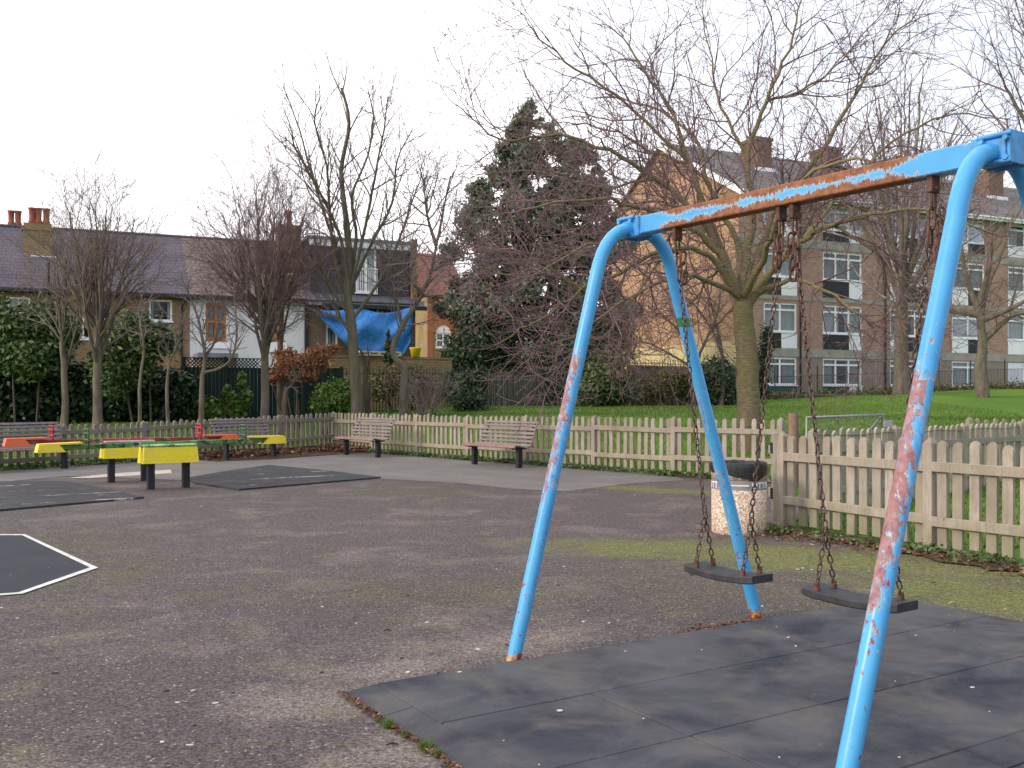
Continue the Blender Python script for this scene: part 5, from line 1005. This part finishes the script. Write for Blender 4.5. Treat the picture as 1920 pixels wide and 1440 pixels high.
thin_tree(34, [(1302, 760), (1300, 700), (1318, 650), (1345, 590), (1350, 540)], 38, .10, 'slim bare tree against the orange gable wall', n_=14, ln=2.0, bark='bark_dark', twig='twig_red', group=RG, limbs=[(0, (1305, 680), (1280, 630), (1240, 590), (1205, 600)), (.5, (1330, 625), (1385, 560), (1400, 500)), (0, (1300, 690), (1250, 660), (1200, 640), (1185, 670))], rmin=.009)
thin_tree(35, [(1352, 760), (1356, 700), (1350, 640), (1330, 560), (1300, 500)], 40, .11, 'slim dark bare tree just left of the cherry trunk', n_=14, ln=2.0, bark='bark_dark', twig='twig_red', group=RG, limbs=[(0, (1352, 660), (1330, 610), (1290, 560), (1250, 550))], rmin=.009)
# far trees between the terrace and the evergreen
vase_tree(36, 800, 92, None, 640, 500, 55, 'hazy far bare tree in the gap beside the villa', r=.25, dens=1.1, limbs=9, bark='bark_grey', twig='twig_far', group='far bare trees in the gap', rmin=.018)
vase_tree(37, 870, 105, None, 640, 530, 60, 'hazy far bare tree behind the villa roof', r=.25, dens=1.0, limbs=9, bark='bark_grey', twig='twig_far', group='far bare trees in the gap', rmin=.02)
print('segs', NSEG)

# ------------------------------------------------------------------ leafy plants
def leaves(name, blobs, n_, size, mat, parent, loc=(0, 0, 0), seed=1, shell=.75, flat=.0, droop=.0, kind=None, aspect=.5, clump=None):
    """blobs: (cx,cy,cz,rx,ry,rz) world; leaf quads spread through their volume"""
    G = np.random.default_rng(seed); B = np.array(blobs, float); vol = (B[:, 3]*B[:, 4]+B[:, 4]*B[:, 5]+B[:, 3]*B[:, 5]); pick = G.choice(len(B), n_, p=vol/vol.sum())
    if clump:
        nc = max(1, n_//clump); pk = G.choice(len(B), nc, p=vol/vol.sum()); u = G.normal(size=(nc, 3)); u /= np.linalg.norm(u, axis=1)[:, None]; rr = shell+(1-shell)*G.random((nc, 1))+G.normal(size=(nc, 1))*.10; C = B[pk, :3]+u*rr*B[pk, 3:6]
        k = G.integers(0, nc, n_); cs = B[pk[k], 3:6].mean(1)[:, None]*.17+.03; C = C[k]+G.normal(size=(n_, 3))*cs; u = u[k]
    else:
        u = G.normal(size=(n_, 3)); u /= np.linalg.norm(u, axis=1)[:, None]; rr = (shell+(1-shell)*G.random((n_, 1)))*(1+.10*G.normal(size=(n_, 1))); C = B[pick, :3]+u*rr*B[pick, 3:6]
    nrm = u*.8+G.normal(size=(n_, 3))*.6; nrm[:, 2] += .35+flat; nrm /= np.linalg.norm(nrm, axis=1)[:, None]
    a = G.normal(size=(n_, 3)); a[:, 2] -= droop; a -= nrm*(a*nrm).sum(1)[:, None]; a /= np.linalg.norm(a, axis=1)[:, None]+1e-9; b = np.cross(nrm, a); s_ = size*(.6+.8*G.random((n_, 1)))
    V = np.empty((n_, 4, 3)); V[:, 0] = C-a*s_*.5; V[:, 1] = C+b*s_*aspect*.5-nrm*s_*.08; V[:, 2] = C+a*s_*.5-nrm*s_*.1; V[:, 3] = C-b*s_*aspect*.5-nrm*s_*.08
    V -= np.array(loc); o = np_mesh(name, V.reshape(-1, 3), np.arange(n_*4).reshape(-1, 4), g(mat), parent)
    if kind: o['kind'] = kind
    return o
def blob(px, py, Y, wpx, hpx, dy=None): s_ = Y/F; return (PX(px, Y), Y, PZ(py, Y), wpx*s_, (dy if dy else wpx*s_*.8), hpx*s_)
def shrub(name, label, cat, blobs, n_, size, mat, seed, group=None, stems=6, **kw):
    B = np.array(blobs); cx, cy = B[:, 0].mean(), B[:, 1].mean(); zb = H(cx, cy); root = empty(name, (cx, cy, zb)); tag(root, label, cat, group); leaves('foliage', blobs, n_, size, mat, root, (cx, cy, zb), seed, **kw)
    mb = MB(); R = random.Random(seed)
    for k in range(stems):
        bb = blobs[k % len(blobs)]; e = Vector((bb[0]-cx+R.uniform(-.5, .5)*bb[3], bb[1]-cy, bb[2]-zb+bb[5]*R.uniform(-.1, .6))); s0 = Vector((bb[0]*.6+cx*.4-cx+R.uniform(-.1, .1), bb[1]-cy, -.1)); m = s0.lerp(e, .5)+Vector((R.uniform(-.15, .15), R.uniform(-.1, .1), 0)); mb.tube([s0, m, e], [.04, .028, .008], 5)
    mb.build('stems', g('bark_dark'), root, False); return root
HG = 'shrubs along the park boundary'
# ivy grown hedge on the left
hb = []
for k in range(26):
    px = -60+k*16.5; Y = 29.6+k*.05; top = np.interp(px, [-60, 20, 80, 150, 210, 300, 360], [640, 650, 668, 680, 676, 690, 700]); hb.append(blob(px, (top+790)/2+4, Y, 17, (795-top)/2, .55)); 
shrub('ivy_hedge', 'long dark ivy hedge behind the trees at the left', 'hedge', hb, 42000, .15, 'leaf_ivy', 5, shell=.55, stems=4, aspect=.8, clump=14)
shrub('laurel_bush', 'tall laurel bush at the left edge before the leftmost house', 'bush', [blob(20, 625, 28.8, 52, 50), blob(75, 610, 29, 45, 42), blob(-40, 600, 28.8, 50, 55), blob(118, 625, 29.2, 28, 36), blob(60, 660, 28.8, 60, 40)], 15000, .17, 'leaf_laurel', 6, HG, stems=2, shell=.6, clump=12)
shrub('laurel_bush', 'laurel bush below the small white window of the second house', 'bush', [blob(245, 650, 28.8, 52, 55), blob(300, 640, 29, 30, 28), blob(215, 690, 28.6, 40, 50), blob(262, 612, 29, 20, 25)], 11000, .15, 'leaf_laurel', 7, HG, stems=2, shell=.6, clump=12)
shrub('ivy_plant', 'ivy climbing on the green board fence with bright leaves', 'ivy', [(PX(x, 30.8), 30.9, PZ(y, 30.8), rx*30.8/F, .16, ry*30.8/F) for x, y, rx, ry in ((355, 745, 22, 35), (400, 765, 26, 25), (425, 735, 10, 14), (452, 715, 9, 20), (440, 762, 20, 25), (345, 720, 14, 22), (462, 745, 8, 20))], 2600, .15, 'leaf_bright', 8, HG, shell=.2, stems=3, aspect=.85)
BBU = shrub('beech_bush', 'rust coloured beech bush holding its dead leaves', 'bush', [blob(552, 682, 29.6, 48, 15), blob(596, 664, 29.9, 34, 9), blob(516, 704, 29.6, 24, 10), blob(566, 702, 29.6, 34, 9), blob(604, 684, 29.9, 20, 10), blob(535, 664, 29.7, 22, 8), blob(625, 655, 30, 14, 5)], 3600, .12, 'leaf_rust', 9, HG, shell=.3, clump=10)
mb = MB(); q = P3(533, 700, 29.7); zb = H(q.x, q.y); mb.tube([(q.x, q.y, zb-.1), (q.x+.03, q.y, zb+.8), (q.x+.15, q.y, q.z+.2)], [.14, .12, .06], 8); o = mb.build('trunk', g('bark_dark'), BBU); o.location = -BBU.location
shrub('green_bush', 'rounded green bush between the beech and the mossy tree', 'bush', [blob(630, 745, 29.2, 36, 28), blob(645, 728, 29.4, 18, 16), blob(606, 752, 29.2, 18, 22)], 4200, .11, 'leaf_bright', 10, HG, shell=.6, clump=10)
shrub('olive_bush', 'loose olive coloured bush behind the railings below the tarpaulin', 'bush', [blob(720, 725, 34.2, 34, 28), blob(760, 712, 34.5, 30, 28), blob(785, 725, 34.5, 30, 30)], 3800, .13, 'leaf_olive', 11, HG, shell=.3, clump=9)
shrub('conifer_sapling', 'little upright conifer before the blue tarpaulin', 'tree', [blob(728, 648, 33.8, 9, 14), blob(728, 628, 33.8, 4, 12), blob(729, 672, 33.8, 12, 14)], 900, .12, 'leaf_dark', 12, None, shell=.2, stems=1)
shrub('variegated_bush', 'grey green bush before the railings left of the trellis', 'bush', [blob(868, 730, 33.5, 34, 30), blob(845, 722, 33.8, 20, 25), blob(900, 715, 34, 20, 25), blob(880, 750, 33.2, 36, 18)], 5600, .12, 'leaf_dark', 13, HG, shell=.55, clump=10)
shrub('cypress_bush', 'dark dense shrub at the foot of the evergreen, left side', 'bush', [blob(880, 660, 41.5, 48, 40), blob(930, 650, 41.8, 45, 42), blob(850, 680, 41.5, 28, 25), blob(985, 660, 42, 40, 42)], 14000, .17, 'leaf_dark', 14, HG, shell=.6, clump=10)
shrub('dark_shrub', 'dark shrub thicket at the foot of the evergreen, right side', 'bush', [blob(1060, 690, 41, 45, 62), blob(1110, 650, 41.5, 45, 50), blob(1150, 640, 42, 36, 55), blob(1030, 720, 40.5, 25, 40)], 15000, .17, 'leaf_dark', 15, HG, shell=.6, clump=10)
shrub('laurel_bush', 'bright glossy laurel bush behind the far blue leg, against the wall', 'bush', [blob(1130, 715, 38.8, 42, 40), blob(1105, 735, 38.5, 34, 24), blob(1160, 730, 39, 26, 32), blob(1140, 680, 39.2, 26, 20)], 9000, .17, 'leaf_laurel', 16, HG, shell=.7, clump=10)
shrub('thin_hedge', 'straggly brownish hedge before the brick wall under the gable', 'bush', [blob(1230, 728, 40.8, 40, 28, .5), blob(1290, 722, 41.5, 40, 32, .5), blob(1260, 712, 41.2, 34, 25, .5)], 5200, .12, 'leaf_olive', 17, HG, shell=.25, clump=7)
shrub('green_bush', 'dark green bush between the brick wall and the cherry trunk', 'bush', [blob(1345, 712, 40.5, 34, 42), blob(1320, 735, 40.5, 24, 24), blob(1362, 740, 40.5, 22, 24)], 6500, .14, 'leaf_dark', 18, HG, shell=.6, clump=10)
shrub('ivy_plant', 'ivy column climbing up just right of the cherry trunk, before the flats', 'ivy', [blob(1430, 690, 44, 9, 55), blob(1438, 640, 44, 10, 34), blob(1424, 730, 44, 14, 20)], 3200, .13, 'leaf_ivy', 19, HG, shell=.5, clump=10, stems=3)
shrub('low_hedge', 'low straggly hedge and dead leaves along the foot of the flats', 'hedge', [blob(px, 745-(px-1440)*.045, 44.8+(px-1440)*.016, 26, 9, .4) for px in range(1430, 1960, 26)], 7000, .12, 'leaf_olive', 20, HG, shell=.2, clump=7, stems=10)
# ---- the evergreen
Ye = 43.0; EB = Vector((PX(968, Ye), Ye, H(PX(968, Ye), Ye))); root = empty('evergreen_tree', EB); tag(root, 'tall broad evergreen tree behind the park railings', 'tree'); R = random.Random(5)
mb = MB(); q = lambda px, py, dy=0: P3(px, py, Ye+dy)-EB; mb.tube([Vector((0, 0, -.2)), q(968, 690), q(962, 600), q(975, 480), q(985, 330), q(990, 210)], [.34, .30, .26, .2, .12, .03], 10); mb.tube([Vector((.5, 0, -.2)), q(1000, 640), q(1040, 520), q(1075, 400), q(1085, 300)], [.22, .2, .16, .1, .03], 8)
for k in range(16):
    py = 640-k*26; s0 = q(966+k*1.5, py); sg = -1 if k % 2 else 1; wd = np.interp(py, [200, 400, 640], [30, 90, 120]); mb.tube([s0, s0+Vector((sg*wd*.5*Ye/F, R.uniform(-1, 1), .3)), s0+Vector((sg*wd*Ye/F, R.uniform(-1.5, 1.5), .5))], [.09, .05, .012], 6)
mb.build('trunk', g('bark_dark'), root, False)
bl = []; outline = [(190, 985, 1003), (225, 958, 1018), (262, 940, 1085), (300, 932, 1115), (340, 896, 1135), (380, 866, 1150), (420, 852, 1160), (470, 838, 1165), (520, 832, 1172), (570, 836, 1178), (615, 862, 1182), (650, 880, 1185), (690, 960, 1180)]
for k in range(360):
    py = 190+510*R.random()**.75; l = np.interp(py, [o[0] for o in outline], [o[1] for o in outline]); r_ = np.interp(py, [o[0] for o in outline], [o[2] for o in outline]); hwid = (r_-l)/2*(1.04+.10*math.sin(py*.045)+.07*math.sin(py*.11+1))
    rad = R.uniform(13, 30)*(.5+.5*min(1, hwid/110)); u = R.uniform(-1, 1); px = (l+r_)/2+u*max(3, hwid-rad*R.uniform(.3, 1.0)); dy = R.uniform(-1, 1)*math.sqrt(max(.05, 1-u*u))*hwid*Ye/F*.8
    bl.append(blob(px, py, Ye+dy, rad, rad*R.uniform(.6, .95)))
leaves('crown', bl, 150000, .20, 'leaf_evergreen', root, EB, 33, shell=.3, clump=11, droop=.8)
# ---- grass, weeds, litter
def scatter(fn, n_, seed): R = np.random.default_rng(seed); return fn(R, n_)
def blades(name, XY, Z, hgt, mat, label, cat, seed, wid=.012, lean=.35):
    G = np.random.default_rng(seed); n_ = len(XY); a = G.random(n_)*6.283; h = hgt*(.5+G.random(n_)); dx, dy = np.cos(a), np.sin(a); b = G.random(n_)*6.283; lx, ly = np.cos(b)*h*lean*G.random(n_), np.sin(b)*h*lean*G.random(n_); w_ = wid*(.6+.8*G.random(n_)); V = np.empty((n_, 3, 3))
    V[:, 0] = np.stack([XY[:, 0]-dx*w_, XY[:, 1]-dy*w_, Z], 1); V[:, 1] = np.stack([XY[:, 0]+dx*w_, XY[:, 1]+dy*w_, Z], 1); V[:, 2] = np.stack([XY[:, 0]+lx, XY[:, 1]+ly, Z+h], 1)
    o = np_mesh(name, V.reshape(-1, 3), np.arange(n_*3).reshape(-1, 3), g(mat)); tag(o, label, cat, None, 'stuff'); return o
G = np.random.default_rng(8); XY = np.stack([G.uniform(-13, 16, 260000), G.uniform(9, 44, 260000)], 1); m_ = np.abs(XY[:, 0]/XY[:, 1]) < .60; XY = XY[m_]; dd_ = poly_dist(XY[:, 0], XY[:, 1], PLAY); keep = (dd_ > .06) & (G.random(len(XY)) < np.clip(1.3-XY[:, 1]/45, .2, 1)); XY = XY[keep]
blades('grass', XY, height(XY[:, 0], XY[:, 1])-.01, .055, 'leaf_grass', 'short green grass of the lawn beyond the picket fence', 'grass', 2, wid=.014)
def along_line(pts, n_, w_, seed, side=1.0):
    G = np.random.default_rng(seed); P = np.array([(p[0], p[1]) for p in pts]); L = np.r_[0, np.cumsum(np.hypot(*np.diff(P, axis=0).T))]; s_ = G.random(n_)*L[-1]
    cl = G.random(60)*L[-1]; s_ = np.where(G.random(n_) < .75, cl[G.integers(0, 60, n_)]+G.normal(size=n_)*.14, s_) % L[-1]
    x, y = np.interp(s_, L, P[:, 0]), np.interp(s_, L, P[:, 1]); k = np.clip(np.searchsorted(L, s_)-1, 0, len(P)-2); d = P[k+1]-P[k]; d /= np.hypot(d[:, 0], d[:, 1])[:, None]; o = np.abs(G.normal(size=n_))*w_*side; return np.stack([x+d[:, 1]*o*1, y-d[:, 0]*o], 1)
def weed(name, XY, sz, mat, label, cat, seed, z=.03, flat=1.0, zr=.03):
    G = np.random.default_rng(seed); n_ = len(XY); C = np.stack([XY[:, 0], XY[:, 1], z+G.random(n_)*zr], 1); nrm = G.normal(size=(n_, 3))*.45; nrm[:, 2] += flat; nrm /= np.linalg.norm(nrm, axis=1)[:, None]; a = G.normal(size=(n_, 3)); a -= nrm*(a*nrm).sum(1)[:, None]; a /= np.linalg.norm(a, axis=1)[:, None]; b = np.cross(nrm, a); s_ = sz*(.5+G.random((n_, 1)))
    V = np.empty((n_, 4, 3)); V[:, 0] = C-a*s_*.5; V[:, 1] = C+b*s_*.32; V[:, 2] = C+a*s_*.5; V[:, 3] = C-b*s_*.32; V[:, :, 2] = np.maximum(V[:, :, 2], .014)
    o = np_mesh(name, V.reshape(-1, 3), np.arange(n_*4).reshape(-1, 4), g(mat)); tag(o, label, cat, None, 'stuff'); return o
weed('weeds', along_line([b+Vector((-.05, -.05, 0)) for b in BACK[1:]], 5200, .09, 3), .07, 'leaf_weed', 'low green weeds along the foot of the pale back fence', 'weeds', 3, z=.02, flat=.5, zr=.07)
weed('weeds', along_line([NEAR[0]-Vector((.5, -.1, 0)), *NEAR[1:4]], 1500, .20, 4), .05, 'leaf_weed', 'scattered weeds in the soil bed at the nearest fence', 'weeds', 4, z=.02, flat=.6, zr=.05)
weed('leaf_litter', along_line([NEAR[0]-Vector((.6, -.1, 0)), *NEAR[1:4]], 2600, .26, 5), .045, 'leaf_litter', 'brown leaves and twigs in the soil bed at the nearest fence', 'leaves', 5, z=.014, zr=.01)
weed('leaf_litter', along_line([LP[4], LP[5], LP[6], CORNER, BACK[1]], 5200, .42, 6), .10, 'leaf_litter', 'drift of brown dead leaves in the fence corner behind the benches', 'leaves', 6, z=.02, flat=.7, zr=.12)
weed('weeds', along_line([LP[2], LP[3], LP[4], LP[5]], 2600, .16, 7), .07, 'leaf_weed', 'green weeds along the foot of the left grey fence', 'weeds', 7, z=.02, flat=.5, zr=.08)
ed = Vector((.85, .53, 0)).normalized(); en = Vector((.53, -.85, 0)).normalized()
weed('leaf_litter', along_line([MA+ed*.35, MA+ed*1.2], 300, .012, 8, -1), .022, 'leaf_litter', 'thin line of brown debris along the mat edge by the far left leg', 'leaves', 8, z=.012, zr=.012)
weed('leaf_litter', along_line([MA+ed*2.1, MA+ed*2.75], 420, .05, 9, -1), .026, 'leaf_litter', 'brown debris at the mat edge round the far right foot', 'leaves', 9, z=.012, zr=.012)
weed('leaf_litter', along_line([MA-en*.0, MA+en*1.6], 900, .014, 10, 1), .020, 'leaf_litter', 'reddish crumbs along the sloping end of the swing mat', 'leaves', 10, z=.012, zr=.010)
for i, (px, py, s_) in enumerate(((728, 1365, .028), (762, 1384, .02), (800, 1408, .032), (822, 1420, .02), (708, 1352, .012))):
    G = np.random.default_rng(60+i); c_ = GP(px, py); XY = np.array([[c_.x, c_.y]])+G.normal(size=(120, 2))*s_*.42; blades('grass_tuft', XY, np.full(120, .002), s_*1.3, 'leaf_bright', ['largest grass tuft at the sloping mat end', 'small grass tuft between two bigger ones at the mat end', 'wide grass tuft nearest the bottom of the photo at the mat end', 'small grass tuft lowest along the mat end', 'tiny grass tuft highest along the mat end'][i], 'grass', 70+i, wid=.0022, lean=.9)
# litter chips on the asphalt and mat
def chips(name, n_, mat, label, seed, sz, zone, z):
    mb = MB(); R = random.Random(seed); 
    for k in range(n_):
        p = zone(R); 
        if p is None: continue
        s_ = sz*(.35+1.3*R.random()**2); an = R.random()*3.14; m_ = R.randint(5, 7); el = R.uniform(.35, .8)
        poly = [(p.x+s_*math.cos(a)*math.cos(an)-s_*el*math.sin(a)*math.sin(an), p.y+s_*math.cos(a)*math.sin(an)+s_*el*math.sin(a)*math.cos(an)) for a in [6.283*i/m_+R.uniform(-.2, .2) for i in range(m_)]]; mb.prism(poly, z, z+.0035)
    o = mb.build(name, g(mat)); tag(o, label, 'litter', None, 'stuff')
chips('litter_chips', 130, 'chip_pale', 'pale specks of litter and grit scattered over the asphalt', 3, .011, lambda R: GP(R.uniform(-20, 1940), 900+540*R.random()**1.3), .001)
chips('litter_chips', 90, 'chip_dark', 'dark twig bits scattered over the asphalt', 4, .013, lambda R: GP(R.uniform(-20, 1940), 900+540*R.random()), .001)
chips('litter_chips', 24, 'chip_pale', 'pale specks lying on the tiled swing mat', 5, .009, lambda R: MA+ed*R.uniform(.1, 4.0)+en*R.uniform(.05, 2.1), TH+.002)
for i, (px, py, an, ln, mat, lab) in enumerate(((1785, 1132, .5, .07, 'timber_pale', 'pale mushroom like scrap lying beyond the swing mat'), (735, 1399, .2, .05, 'black_iron', 'dark twig lying left of the mat end'), (727, 1184, .1, .045, 'chip_dark', 'short dark stick on the asphalt left of the far left leg'), (640, 1403, .3, .035, 'leaf_bright', 'bright green leaf scrap on the asphalt near the bottom'))):
    p = GP(px, py); mb = MB(); v_ = Vector((math.cos(an), math.sin(an), 0))*ln/2; mb.tube([p-v_+Vector((0, 0, .006)), p+Vector((0, .004, .012)), p+v_+Vector((0, 0, .006))], [.003, .005, .003], 5); tag(mb.build('twig_scrap', g(mat)), lab, 'litter')
